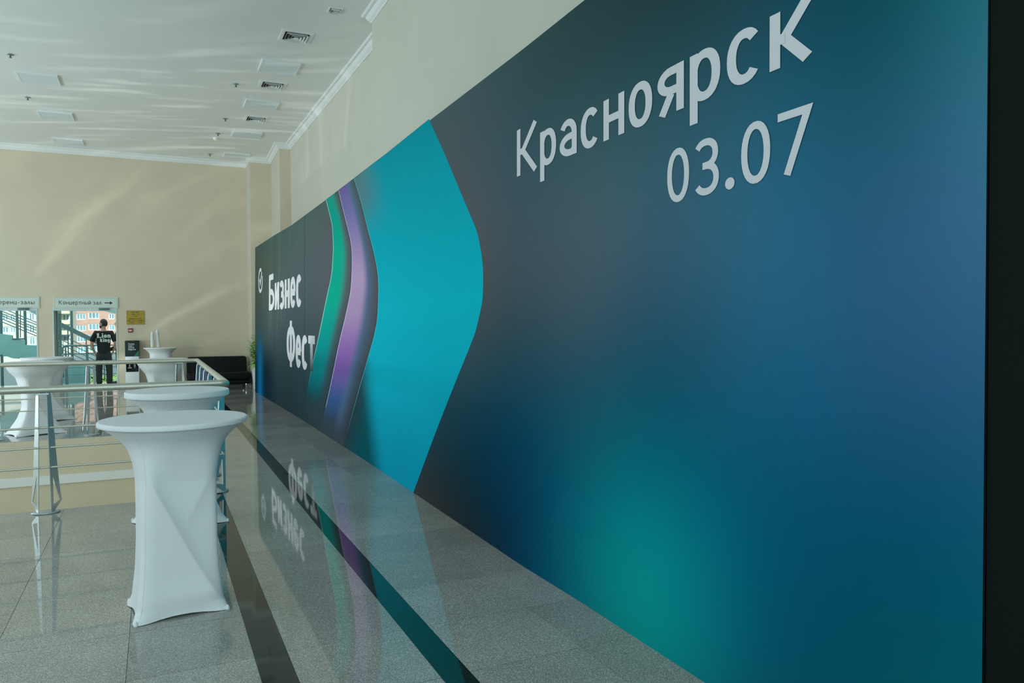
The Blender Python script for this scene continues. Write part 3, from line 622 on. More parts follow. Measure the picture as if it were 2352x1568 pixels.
# ------------------------------------------------------------------ tables under stretch covers
def table(loc, rz, R0, spread, rim, label, zt=1.09, waist=.200, seed=0, group='tables under white stretch covers', A=.044, cone=False):
    rnd = random.Random(seed)
    t = thing('cocktail_table', label, 'table', (loc[0], loc[1], 0), rz, group)
    sx, sy = spread
    wv = [(1., .98), (.96, .80), (.895, .64), (.81, .62), (.72, .515), (.55, .506), (.38, .51)] if not cone else [(1., .99), (.96, .92), (.895, .82), (.81, .70), (.72, .61), (.55, .49), (.38, .47)]
    prof = [(v, R0*k) for v, k in wv[:3]]+[(v, waist*k/.506) for v, k in wv[3:]]+[(.21, waist+(sx-waist)*.30), (.09, waist+(sx-waist)*.75), (0, sx)]
    if not cone: prof[3] = (.81, waist+.4*(.567*R0-waist)+.012)
    def a_of(v):
        for (v1, a1), (v0, a0) in zip(prof, prof[1:]):
            if v >= v0: return a0+(a1-a0)*(v-v0)/(v1-v0)
        return prof[-1][1]
    nt, nv = 208, 96; mb = MB(); rows = []
    for r, z in ((R0*.5, zt), (R0-.016, zt), (R0-.010, zt), (R0-.0075, zt-.0005), (R0-.001, zt-.006), (R0, zt-.009), (R0+.001, zt-rim*.85), (R0-.0005, zt-rim), (R0-.006, zt-rim-.002), (R0-.012, zt-rim-.003)):
        rows.append([(r*cos(2*pi*j/nt), r*sin(2*pi*j/nt), z) for j in range(nt)])
    for i in range(nv+1):
        v = 1-i/nv; v = v**1.15; ring = []
        a = .25*a_of(min(1, v+.03))+.5*a_of(v)+.25*a_of(max(0, v-.03)); n = 2+6*smooth((1.0-v)/.55)
        asp = 1+(sy/sx-1)*smooth((.9-v)/.8)
        for j in range(nt):
            th = 2*pi*j/nt; c, s_ = cos(th), sin(th)
            r = a/((abs(c)**n+abs(s_)**n)**(1/n))
            x, y = r*c, r*s_
            corner = min(1, (abs(c*s_)*2))**3
            # cloth sags inwards and upwards between the feet
            if v < .5: k = 1-.045*(1-corner)*smooth((.5-v)/.5); x *= k; y *= k
            # crossed legs press two diagonal ridges through the front and the back
            for ax, per, sg in ((x, y, 1), (y, x, -1)):
                pass
            u = x/max(a, .01); fr = smooth((abs(s_)-.60)/.25)
            sd = 1 if s_ < 0 else -1
            q1 = (v-.02)/.80-(1-(u*sd+1)*.5); q2 = (v-.02)/.80-(1-(1-u*sd)*.5)     # signed height over the two crossing folds
            rg = A*(math.exp(q1/.55) if q1 < 0 else math.exp(-q1/.13))+A*.26*smooth((v-.42)/.2)*(math.exp(q2/.10) if q2 < 0 else math.exp(-q2/.35))
            rg *= fr*smooth(v/.12)*smooth((.97-v)/.22)
            y += rg*(1 if s_ > 0 else -1)*.9-.010*fr*(1 if s_ > 0 else -1)*smooth((.95-v)/.35)
            z = (zt-rim-.004)*v
            if v < .12: z += .012*(1-corner)*(1-v/.12)**1.5
            if corner > .5 and v < .06: f = 1+.10*(1-v/.06)*(corner-.5)*2; x *= f; y *= f
            ring.append((x, y*asp, z+.002))
        rows.append(ring)
    vs = [p for r_ in rows for p in r_]
    mb.add(vs, [(i*nt+j, i*nt+(j+1) % nt, (i+1)*nt+(j+1) % nt, (i+1)*nt+j) for i in range(len(rows)-1) for j in range(nt)], True)
    mb.add([(0, 0, zt)]+rows[0], [(0, 1+j, 1+(j+1) % nt) for j in range(nt)], True)
    mb.obj('stretch_cover', 'cloth', t)
    sm = MB(); jj = int(nt*(225+3)/360)
    sm.tube([rows[k][jj] for k in range(11, len(rows)-2, 4)], .0016, 6).obj('seam', 'cloth', t)
    for qx in (-1, 1):
        for qy in (-1, 1):
            MB().lathe([(.0001, 0.), (.011, 0.), (.012, .006), (.009, .02), (.0001, .03)], (qx*sx*1.0, qy*sy*1.0, 0), 14).obj('foot_pocket', 'cloth', t)
    return t
G_ = None
table((.095, 4.74), R(6), .395, (.235, .205), .028, 'nearest white stretch-covered cocktail table, crossed creases on its front, by the dark floor band', seed=1)
table((.165, 6.80), R(12), .395, (.31, .25), .048, 'second white cocktail table from the camera, thick-edged top, just in front of the railing corner', seed=2)
table((.10, 13.42), R(8), .395, (.25, .22), .026, 'white cocktail table just behind the far railing, in front of the water cooler', seed=3, cone=True, waist=.175)
table((.125, 20.55), R(-6), .385, (.24, .20), .020, 'white cocktail table by the far wall with two cup stacks on it', seed=4, waist=.235)
table((-1.66, 13.47), R(24), .395, (.33, .28), .026, 'left front white cocktail table with wide-spread feet behind the far railing', seed=5, waist=.165, cone=True)
table((-1.70, 15.3), R(35), .395, (.33, .28), .026, 'white cocktail table tucked behind the left front one near the doorways', seed=6, waist=.165, cone=True)
for x, y, hgt, lean, lb in ((-.055, 20.52, .335, .0, 'shorter upright stack of white cups on the far table'), (.075, 20.56, .375, -.05, 'taller leaning stack of white cups on the far table')):
    t = thing('cup_stack', lb, 'cups', (x, y, 1.092), 0, 'stacks of white cups on the far table'); t.rotation_euler = (0, lean, 0)
    n = int(hgt/.021)
    pr_ = [(.0001, 0)]
    for i in range(n):
        z = i*.021; pr_ += [(.040, z+.001), (.0405, z+.016), (.043, z+.017), (.043, z+.021)]
    MB().lathe(pr_, (0, 0, 0), 18).obj('cup_pile', 'cup', t)
    MB().lathe([(.040, 0), (.030, .055), (.026, .075), (.0001, .077)], (0, 0, n*.021), 18).obj('top_cup', 'cup', t)

# ------------------------------------------------------------------ along the far wall
# sofa
sf = thing('sofa', 'black leather two-seat sofa on chrome legs against the far wall', 'sofa', (1.46, 20.80, 0))
hw = .735
MB().rbox((-hw, -.40, .13), (hw, .40, .24), .03, 3).obj('base', 'leather', sf)
MB().rbox((-hw-.01, -.44, .235), (hw+.03, .28, .43), .06, 4).obj('seat', 'leather', sf)
MB().rbox((-hw, .0, .0), (hw-.01, .20, .50), .07, 4, Matrix.Translation((0, .19, .335))@Matrix.Rotation(R(-8), 4, 'X')).obj('backrest', 'leather', sf)
for x in (-hw+.09, hw-.09):
    for y in (-.34, .33): MB().lathe([(.018, 0), (.022, .004), (.022, .13)], (x, y, 0), 14).obj('leg', 'chrome', sf)
# plant
pt = thing('potted_plant', 'leafy green plant in a tall white pot at the printed wall\'s far end', 'plant', (2.36, 20.10, 0))
MB().lathe([(.11, 0), (.125, .02), (.16, .58), (.168, .60), (.168, .64), (.150, .64), (.148, .60), (.0001, .598)], (0, 0, 0), 28).obj('pot', 'pot', pt)
MB().lathe([(.147, .600), (.0001, .612)], (0, 0, 0), 20).obj('soil', 'soil', pt)
st = MB(); lf = MB(); rnd = random.Random(3)
for i in range(13):
    a = 2*pi*i/13+rnd.uniform(-.3, .3); hh = rnd.uniform(.35, .78); sp = rnd.uniform(.06, .32)
    P0 = V((.05*cos(a), .05*sin(a), .60)); P1 = V((sp*cos(a), sp*sin(a), .60+hh))
    st.tube([P0, P0.lerp(P1, .5)+V((0, 0, .03)), P1], [.008, .006, .003], 6)
    for k in range(22):
        tt = .10+.90*k/21; q0 = P0.lerp(P1, tt); b = a+k*2.4+rnd.uniform(-.4, .4); L = rnd.uniform(.16, .27)*(1.15-.3*tt); wd = L*.15
        up = rnd.uniform(.1, .75)-(.5 if k < 3 else 0); d = V((cos(b), sin(b), up)).normalized(); sd = V((-sin(b), cos(b), 0)); nn = d.cross(sd)
        m1 = q0+d*L*.4+nn*.0; m2 = q0+d*L*.75-V((0, 0, L*.12)); e1 = q0+d*L-V((0, 0, L*.3))
        lf.add([q0, m1+sd*wd-nn*.004, m1, m1-sd*wd-nn*.004, m2+sd*wd*.7, m2, m2-sd*wd*.7, e1], [(0, 1, 2), (0, 2, 3), (1, 4, 5, 2), (2, 5, 6, 3), (4, 7, 5), (5, 7, 6)], True)
st.obj('stems', 'leaf', pt, kind='stuff'); lf.obj('foliage', 'leaf', pt, kind='stuff')
# water cooler
wc = thing('water_cooler', 'white floor-standing water cooler with a black printed sleeve by the doorway', 'water cooler', (-.515, 21.12, 0))
a = .152
cb = MB().rbox((-a, -.165, .02), (a, .165, .49), .012, 2).rbox((-a, .02, .49), (a, .165, .70), .004, 1).rbox((-a, -.165, .69), (a, .165, .885), .012, 2)
cb.rbox((-a, -.165, .49), (-a+.012, .02, .69), .003, 1).rbox((a-.012, -.165, .49), (a, .02, .69), .003, 1)
cb.obj('cabinet', 'metalwhite', wc)
MB().box((-a+.013, .008, .492), (a-.013, .019, .688)).obj('recess_back', 'rubber', wc)
MB().rbox((-a+.013, -.155, .492), (a-.013, .006, .506), .003, 1).obj('drip_tray', 'rubber', wc)
for x, m_ in ((-.06, 'pink'), (.055, 'blue')):
    tp = MB().rbox((x-.018, -.09, .60), (x+.018, .01, .675), .008, 2).obj('tap', 'alu', wc)
    MB().rbox((x-.014-.03*(m_ == 'pink'), -.105, .575), (x+.014+.03*(m_ == 'pink'), -.085, .60), .005, 2).obj('lever', m_, tp)
    if m_ == 'pink': tp['label'] = 'tap with a pale red lever'
    else: tp['label'] = 'tap with a blue lever'
slv = MB().rbox((-a-.004, -.172, .868), (a+.008, .165, 1.262), .014, 2).obj('sleeve', 'coolertop', wc)
MB().add([(.035, -.1735, .875), (a, -.1735, .875), (a, -.1735, 1.03)], [(0, 1, 2)]).obj('green_print', 'green', slv)
for i, tx in enumerate(('Глоток', 'воды –', 'глоток', 'бодрости')):
    q, W = text_quads(tx, .24, cond=1.05, track=.08); cap = .036; kx = .037 if i < 3 else .034
    text_mesh(q, lambda x, y: (-.082+x*kx, -.1738, 1.165-i*.045+y*cap), V((0, -.0002, 0))).obj('lettering', 'shirtprint', slv)
for x in (-a+.03, a-.03):
    for y in (-.13, .13): MB().lathe([(.018, 0), (.018, .022)], (x, y, 0), 10).obj('foot', 'rubber', wc)
# yellow seat-row notice
p0, p1 = at(290, 713, YF-.02), at(332, 745, YF-.02)
ns = thing('notice_plate', 'yellow plate with dark rows of lettering on the wall above the water cooler', 'sign', ((p0.x+p1.x)/2, YF-.012, p1.z))
wd, ht = p1.x-p0.x, p0.z-p1.z
MB().rbox((-wd/2, -.006, 0), (wd/2, .011, ht), .003, 1).obj('plate', 'yellow', ns)
for tx, cx, zz, ww, cap in (('ПАРТЕР', 0, .875, .42, .07), ('МЕСТА', 0, .735, .40, .062), ('1-26', 0, .605, .20, .062), ('АМФИТЕАТР', .0, .41, .66, .07), ('МЕСТА', -.24, .27, .38, .062), ('РЯДЫ', .27, .27, .32, .062), ('1-26', -.25, .14, .21, .062), ('1-26', .26, .14, .21, .062)):
    q, W = text_quads(tx, .17, fit=ww*wd/(cap*ht))
    text_mesh(q, lambda x, y: ((cx-ww/2)*wd+x*cap*ht, -.0068, (zz+(y-.5)*cap)*ht), V((0, -.0002, 0))).obj('lettering', 'ink', ns)
# fire call point
p0 = at(299.4, 758.5, YF-.02)
fc = thing('fire_call_point', 'small red fire call point under the yellow plate', 'fire alarm', (p0.x, YF-.004, p0.z))
MB().rbox((-.052, -.035, -.052), (.052, .003, .052), .006, 2).obj('housing', 'red', fc)
MB().rbox((-.036, -.039, -.022), (.036, -.034, .016), .004, 1).obj('press_plate', 'pink', fc)
# direction signs over the doorways
def door_sign(x0, x1, txt, tx0, tx1, arrow, label):
    z0, z1 = at(200, 708.5, YF-.02).z, at(200, 682, YF-.02).z
    d = thing('door_sign', label, 'sign', ((x0+x1)/2, YF-.014, z0), 0, 'direction signs over the doorways'); w2 = (x1-x0)/2; h = z1-z0
    MB().rbox((-w2, -.012, 0), (w2, .013, h), .003, 1).obj('board', 'sign', d)
    b = MB(); e = .022; t = .004
    for q in (((-w2+e, e), (w2-e, e+t)), ((-w2+e, h-e-t), (w2-e, h-e)), ((-w2+e, e+t), (-w2+e+t, h-e-t)), ((w2-e-t, e+t), (w2-e, h-e-t))):
        b.box((q[0][0], -.0135, q[0][1]), (q[1][0], -.012, q[1][1]))
    b.obj('border', 'jamb', d)
    cap = .098; q, W = text_quads(txt, .12, track=.17, cond=1.25, xr=.72, fit=(tx1-tx0)/cap, p=.85)
    c = (x0+x1)/2
    cut = 1e9                                # one part per word
    if ' ' in txt:
        xs = sorted(a.x for k in q for a in k); cut = max((b-a, (a+b)/2) for a, b in zip(xs, xs[1:]))[1]
    for wq in ([k for k in q if k[0].x < cut], [k for k in q if k[0].x >= cut]):
        if wq: text_mesh(wq, lambda x, y: (tx0-c+x*cap, -.0138, h*.5-.042+y*cap), V((0, -.0002, 0))).obj('lettering', 'ink', d)
    if arrow:
        ax0, ax1 = at(240, 690, YF-.02).x-c, at(258.5, 690, YF-.02).x-c; zc = h*.5
        MB().prism([(ax0, -.0138, zc-.012), (ax1-.06, -.0138, zc-.012), (ax1-.06, -.0138, zc-.042), (ax1, -.0138, zc), (ax1-.06, -.0138, zc+.042), (ax1-.06, -.0138, zc+.012), (ax0, -.0138, zc+.012)], (0, .002, 0)).obj('arrow', 'rubber', d)
X_ = lambda px: at(px, 692, YF-.02).x
door_sign(X_(123), X_(271.5), 'Концертный зал', X_(135), X_(233), True, 'pale door sign with a black arrow over the right doorway')
door_sign(X_(91)-1.48, X_(91), 'Конференц-залы', X_(79)-(X_(79)-X_(-1.5))*14/9.5, X_(79), False, 'pale door sign without arrow over the left doorway')

# ------------------------------------------------------------------ on the ceiling
pm = {}
def ceiling_light(x, y, label):
    o = thing('ceiling_light', label, 'ceiling light', (x, y, ZC), 0, 'square panel lights on the ceiling')
    h = .305
    if not pm:
        f = MB(); t = .022
        for a, b in (((-h, -h), (h, -h+t)), ((-h, h-t), (h, h)), ((-h, -h+t), (-h+t, h-t)), ((h-t, -h+t), (h, h-t))): f.box((a[0], a[1], -.034), (b[0], b[1], 0))
        pm['f'] = f.mesh('frame', 'metalwhite'); pm['d'] = MB().box((-h+t, -h+t, -.031), (h-t, h-t, -.022)).mesh('diffuser', 'panelwhite')
    link('frame', pm['f'], o); link('diffuser', pm['d'], o)
nm = ['nearest', 'second', 'third', 'fourth']
for i, y in enumerate((13.18, 15.55, 18.12, 20.47)): ceiling_light(1.95, y-.06*0, '%s square ceiling light of the row beside the air vents' % nm[i])
for i, y in enumerate((15.48, 18.04, 20.45)): ceiling_light(-1.745, y, '%s visible square ceiling light of the left row' % nm[i])
def air_vent(x, y, s, label, grp):
    o = thing('air_vent', label, 'air vent', (x, y, ZC), 0, grp)
    f = MB(); h = s/2; g = h*.77
    for a, b in (((-h, -h), (h, -g)), ((-h, g), (h, h)), ((-h, -g), (-g, g)), ((g, -g), (h, g))): f.box((a[0], a[1], -.012), (b[0], b[1], 0))
    f.obj('frame', 'metalwhite', o)
    MB().box((-g, -g, -.002), (g, g, 0)).obj('duct', 'ventdark', o)
    for k in range(4):
        a = g*(.90-.235*k); b = a-g*.10; z0, z1 = -.010, -.045+.0
        l = MB()
        ro = [(-a, -a, z0), (a, -a, z0), (a, a, z0), (-a, a, z0)]; ri = [(-b, -b, z1*.0-.034), (b, -b, -.034), (b, b, -.034), (-b, b, -.034)]
        ro = [(p[0], p[1], -.034) for p in ro]; ri = [(p[0], p[1], -.006) for p in ri]
        l.add(ro+ri, [(i, (i+1) % 4, 4+(i+1) % 4, 4+i) for i in range(4)])
        l.add([(p[0]*.985, p[1]*.985, p[2]) for p in ro]+[(p[0]*.98, p[1]*.98, p[2]) for p in ri], [(4+i, 4+(i+1) % 4, (i+1) % 4, i) for i in range(4)])
        if k == 3: l.add(ro, [(0, 1, 2, 3)])
        l.obj('louvre', 'metalwhite', o)
for i, y in enumerate((11.72, 14.24, 16.70)): air_vent(1.985, y, .46, '%s square louvred air vent on the ceiling, counted from the camera' % nm[i], 'square ceiling air vents')
air_vent(2.31, 10.52, .185, 'small ceiling vent close to the cornice at the top of the picture', 'small ceiling vents')
def sprinkler(x, y, label):
    o = thing('sprinkler', label, 'sprinkler', (x, y, ZC), 0, 'sprinkler heads on the ceiling')
    MB().lathe([(.0001, -.012), (.045, -.010), (.052, 0)], (0, 0, 0), 16).obj('rosette', 'alu', o)
    MB().lathe([(.012, -.045), (.010, -.010)], (0, 0, 0), 10).lathe([(.0001, -.055), (.022, -.052), (.022, -.048), (.0001, -.046)], (0, 0, 0), 12).obj('head', 'steeldark', o)
for x, y, lb in ((-2.0, 14.33, 'nearer sprinkler head left of the left row of lights'), (-2.09, 16.85, 'farther sprinkler head left of the left row of lights'), (1.385, 14.44, 'sprinkler head beside the second air vent'), (1.405, 16.93, 'sprinkler head beside the third air vent'), (1.33, 20.55, 'farthest sprinkler head, by the last ceiling light'), (1.36, 18.30, 'sprinkler head beside the smoke detector')): sprinkler(x, y, lb)
sd = thing('smoke_detector', 'round cream smoke detector on the ceiling near the far wall', 'smoke detector', (1.34, 18.75, ZC))
MB().lathe([(.055, -.03), (.062, -.012), (.062, 0)], (0, 0, 0), 24).obj('base', 'metalwhite', sd)
MB().lathe([(.0001, -.06), (.03, -.058), (.045, -.045), (.05, -.03)], (0, 0, 0), 24).obj('dome', 'yellowpanel', sd)

# ------------------------------------------------------------------ stair hall beyond the doorways
struct(MB().box((-9, YF+.02, -.3), (1.5, 24.9, 0)).obj('floor_hall', 'hallfloor'))
struct(MB().box((-9, YF+.25, 3.3), (1.5, 28.2, 3.5)).obj('ceiling_hall', 'white'))
struct(MB().box((1.3, YF+.25, -.3), (1.5, 28.2, 3.3)).obj('wall_hall', 'ivory'))
YB = 24.6
bl = thing('balustrade', 'grey steel balustrade with horizontal rods in front of the stairs, beyond the doorways', 'railing')
hx0 = at(146, 793, YB).x
MB().tube([(hx0-.03, YB, .2), (hx0-.03, YB, .99), (hx0, YB, 1.06), (hx0+.06, YB, 1.085), (.8, YB, 1.085)], .028, 10).obj('handrail', 'steeldark', bl)
for z in (.86, .66, .46, .26): MB().tube([(hx0, YB, z), (.8, YB, z)], .008, 6).obj('rod', 'steeldark', bl)
for px in (151, 201): 
    x = at(px, 810, YB).x; MB().prism([(x-.02, YB-.03, 0), (x+.05, YB-.03, 0), (x+.01, YB-.03, 1.07), (x-.02, YB-.03, 1.07)], (0, .06, 0)).obj('post', 'steeldark', bl)
for x in (-.5, .3): MB().prism([(x-.02, YB-.03, 0), (x+.05, YB-.03, 0), (x+.01, YB-.03, 1.07), (x-.02, YB-.03, 1.07)], (0, .06, 0)).obj('post', 'steeldark', bl)
YS = 25.3
hs = thing('staircase', 'teal-sided staircase with sloping steel rails seen through the doorways', 'staircase')
A0, A1 = at(143, 747, YS), at(209, 779, YS); dd = (A1-A0)
B0, B1 = A0-dd*.45, A1+dd*.55
MB().prism([B0+V((0, 0, .07)), B1+V((0, 0, .07)), B1-V((0, 0, .07)), B0-V((0, 0, .07))], (0, .07, 0)).obj('handrail', 'steeldark', hs)
for k in range(5):
    o_ = V((0, .03, -.30-.135*k)); MB().tube([B0+o_, B1+o_], .012, 6).obj('rod', 'steeldark', hs)
for k in (.02, .35, .70, 1.05):
    p = B0.lerp(B1, k/1.1); MB().box((p.x-.015, YS+.02, p.z-1.0), (p.x+.015, YS+.05, p.z)).obj('baluster', 'steeldark', hs)
Q = [at(143, 826, YS), at(207, 831, YS), at(207, 893, YS), at(100, 893, YS), at(100, 826, YS)]
MB().prism(Q, (0, .12, 0)).obj('stringer', 'teal', hs)
Q = [at(-120, 744, YS), at(-1, 766, YS), at(28, 770, YS), at(29, 779, YS), at(57, 781, YS), at(57, 792, YS), at(100, 794, YS), at(100, 826, YS), at(30, 823, YS), at(-2, 812, YS), at(-120, 812, YS)]
MB().prism(Q, (0, .12, 0)).obj('parapet', 'teal', hs)
for k, (ya, yb) in enumerate(((705, 742), (713, 747), (718, 755), (723, 760), (730, 767), (737, 773))):
    a, b = at(0, ya, YS+.1), at(88, yb, YS+.1); MB().tube([a-(b-a)*1.0, b+(b-a)*.12], .013, 6).obj('rod', 'steeldark', hs)
px_ = at(39.5, 745, YS+.02); zb = at(39, 779, YS).z
pp = MB().box((px_.x-.03, YS+.0, zb), (px_.x+.03, YS+.06, 2.6)).obj('post', 'steeldark', hs)
MB().rbox((px_.x-.13, YS-.02, zb-.01), (px_.x+.15, YS+.12, zb+.03), .01, 1).obj('flange', 'steeldark', pp)
MB().tube([at(47, 700, YS+.12), at(47, 775, YS+.12)], .012, 6).obj('baluster', 'steeldark', hs)
for a0, a1, th in ((at(50, 706, YS+.2), at(95, 729, YS+.2), .16), (at(228, 711, YS+.2), at(280, 723.5, YS+.2), .22)):
    d_ = (a1-a0); MB().prism([a0-d_*.3+V((0, 0, th)), a1+d_*.5+V((0, 0, th)), a1+d_*.5, a0-d_*.3], (0, .9, 0)).obj('upper_stringer', 'teal', hs)
# street-side glazing of the hall
YG = 28.0
wn = bpy.data.objects.new('window_1', None); C.objects.link(wn); wn['kind'] = 'structure'
mx = [-9.0]+[at(p, 760, YG).x for p in (-150, -70, 3, 58, 108, 165, 300)]+[1.4]
for a, b in zip(mx, mx[1:]):
    MB().box((a-.03, YG-.06, -1.0), (a+.03, YG+.06, 3.3)).obj('mullion', 'steeldark', wn)
    for z0, z1 in ((-1., at(165, 811, YG).z), (at(165, 815, YG).z, 3.3)):
        MB().box((a+.03, YG-.006, z0), (b-.03, YG+.006, z1)).obj('pane', 'glass', wn)
MB().box((-9, YG-.05, at(165, 815, YG).z), (1.4, YG+.05, at(165, 811, YG).z)).obj('transom', 'teal', wn)

# ------------------------------------------------------------------ the street
struct(MB().box((-260, 28.4, -4.9), (160, 330, -4.5)).obj('ground_street', 'asphalt'))
def building(name, label, px0, px1, Y, pytop, pybot, wall, wins, depth=14):
    a, b = at(px0, pytop, Y), at(px1, pybot, Y)
    t = thing(name, label, 'building', ((a.x+b.x)/2, Y, -4.5))
    ox, oz = (a.x+b.x)/2, -4.5
    MB().box((a.x-ox, .3, 0), (b.x-ox, depth, a.z-oz)).obj('wall', wall, t)
    xs = sorted({a.x, b.x}|{at(w[i], 740, Y).x for w in wins for i in (0, 2)})
    # front skin with openings: a frame of wall round every window
    zs = sorted({0.+oz, a.z}|{at(200, w[i], Y).z for w in wins for i in (1, 3)})
    holes = [(at(w[0], 740, Y).x, at(w[2], 740, Y).x, at(200, w[3], Y).z, at(200, w[1], Y).z) for w in wins]
    sk = MB()
    for x0, x1 in zip(xs, xs[1:]):
        for z0, z1 in zip(zs, zs[1:]):
            cx, cz = (x0+x1)/2, (z0+z1)/2
            if not any(h[0] < cx < h[1] and h[2] < cz < h[3] for h in holes): sk.box((x0-ox, 0, z0-oz), (x1-ox, .3, z1-oz))
    sk.obj('facade', wall, t)
    for h, w_ in zip(holes, wins):
        n = w_[4]; f = MB(); e = .16; x0, x1, z0, z1 = h[0]-ox, h[1]-ox, h[2]-oz, h[3]-oz
        for q in ((x0, z0, x1, z0+e), (x0, z1-e, x1, z1), (x0, z0+e, x0+e, z1-e), (x1-e, z0+e, x1, z1-e)): f.box((q[0], .1, q[1]), (q[2], .28, q[3]))
        for i in range(1, n): x = x0+(x1-x0)*i/n; f.box((x-e/2, .1, z0+e), (x+e/2, .28, z1-e))
        fo = f.obj('window', 'frame', t)
        for i in range(n): MB().box((x0+(x1-x0)*i/n+e/2, .2, z0+e), (x0+(x1-x0)*(i+1)/n-e/2, .24, z1-e)).obj('pane', 'farpane', fo)
    return t, ox, oz
wb = []
for y0 in (670, 695, 719, 745, 770, 795):
    wb += [(176, y0+1, 197, y0+15, 3), (203, y0-2, 228, y0+13, 3), (250, y0+1, 263, y0+14, 2)]
building('brick_building', 'salmon brick apartment building with white-framed windows, seen through the right doorway', 164, 330, 190, 560, 860, 'brick', wb)
wb = []
for y0 in (690, 722, 749, 776):
    wb += [(-40, y0, -22, y0+14, 2), (-16, y0, 0, y0+14, 2), (4, y0, 20, y0+14, 2), (22, y0, 36, y0+14, 2), (54, y0-4, 64, y0+14, 1), (66, y0-4, 80, y0+14, 2), (82, y0, 96, y0+14, 2)]
building('pale_building', 'pale rendered apartment building with rows of white windows, seen through the left doorway', -60, 110, 150, 600, 850, 'render_', wb)
wb = [(143, y0, 160, y0+14, 2) for y0 in (696, 721, 745, 768)]
t, ox, oz = building('balcony_building', 'building with cream balcony fronts beside the brick building', 132, 163, 170, 600, 850, 'render_', wb)
for y0 in (687, 713, 737, 761):
    a, b = at(140, y0, 168.5), at(160, y0+7, 168.5)
    MB().box((a.x-ox, -1.6, b.z-oz), (b.x-ox, 0, a.z-oz)).obj('balcony', 'yellowpanel', t)
def bush(name, label, X, Y, z, s, seed):
    rnd = random.Random(seed); mb = MB()
    for k in range(1500):
        a, b = rnd.uniform(0, 2*pi), rnd.uniform(-.6, 1.4); r = s*rnd.uniform(.6, 1)**.5
        p = V((r*cos(a)*cos(b), r*sin(a)*cos(b), s*.75+r*.75*sin(b))); q = s*.055; u = V((rnd.uniform(-1, 1), rnd.uniform(-1, 1), rnd.uniform(-1, 1))).normalized(); v = u.orthogonal().normalized()
        mb.add([p-u*q-v*q, p+u*q-v*q, p+u*q+v*q, p-u*q+v*q], [(0, 1, 2, 3)])
    t = thing(name, label, 'shrub', (X, Y, z), 0, 'street shrubs beyond the hall glazing')
    mb.obj('foliage', 'bush', t, kind='stuff'); MB().tube([(0, 0, 0), (0, 0, s*.7)], s*.05, 6).obj('stem', 'soil', t)
for i, (px, Y, s, lb) in enumerate(((146, 58, 1.6, 'roundish street shrub seen left through the right doorway'), (178, 72, 1.6, 'street shrub seen behind the sloping stair rail'), (206, 62, 1.5, 'street shrub seen just left of the standing man'), (256, 54, 2.0, 'street shrub seen right of the standing man\'s legs'))):
    p = at(px, 815, Y); bush('street_shrub', lb, p.x, Y, -4.5, s, i)

# ------------------------------------------------------------------ people
def skin_mesh(name, m, parent, pts, edges, sub=2):
    """pts: name -> (x, y, z, rx, ry); edges between names; a Skin surface made real"""
    names = list(pts); me = bpy.data.meshes.new(name); me.from_pydata([pts[n][:3] for n in names], [(names.index(a), names.index(b)) for a, b in edges], [])
    o = bpy.data.objects.new(name, me); C.objects.link(o)
    o.modifiers.new('skin', 'SKIN'); s_ = o.modifiers.new('sub', 'SUBSURF'); s_.levels = sub; s_.render_levels = sub
    sv = me.skin_vertices[0].data
    for i, n in enumerate(names): sv[i].radius = pts[n][3:5]; sv[i].use_root = (i == 0)
    dg = bpy.context.evaluated_depsgraph_get(); dg.update(); m2 = bpy.data.meshes.new_from_object(o.evaluated_get(dg))
    bpy.data.objects.remove(o); bpy.data.meshes.remove(me)
    m2.name = name; m2.materials.clear(); m2.materials.append(M[m]); m2.polygons.foreach_set('use_smooth', [True]*len(m2.polygons))
    return link(name, m2, parent)
def chain(*n): return list(zip(n, n[1:]))
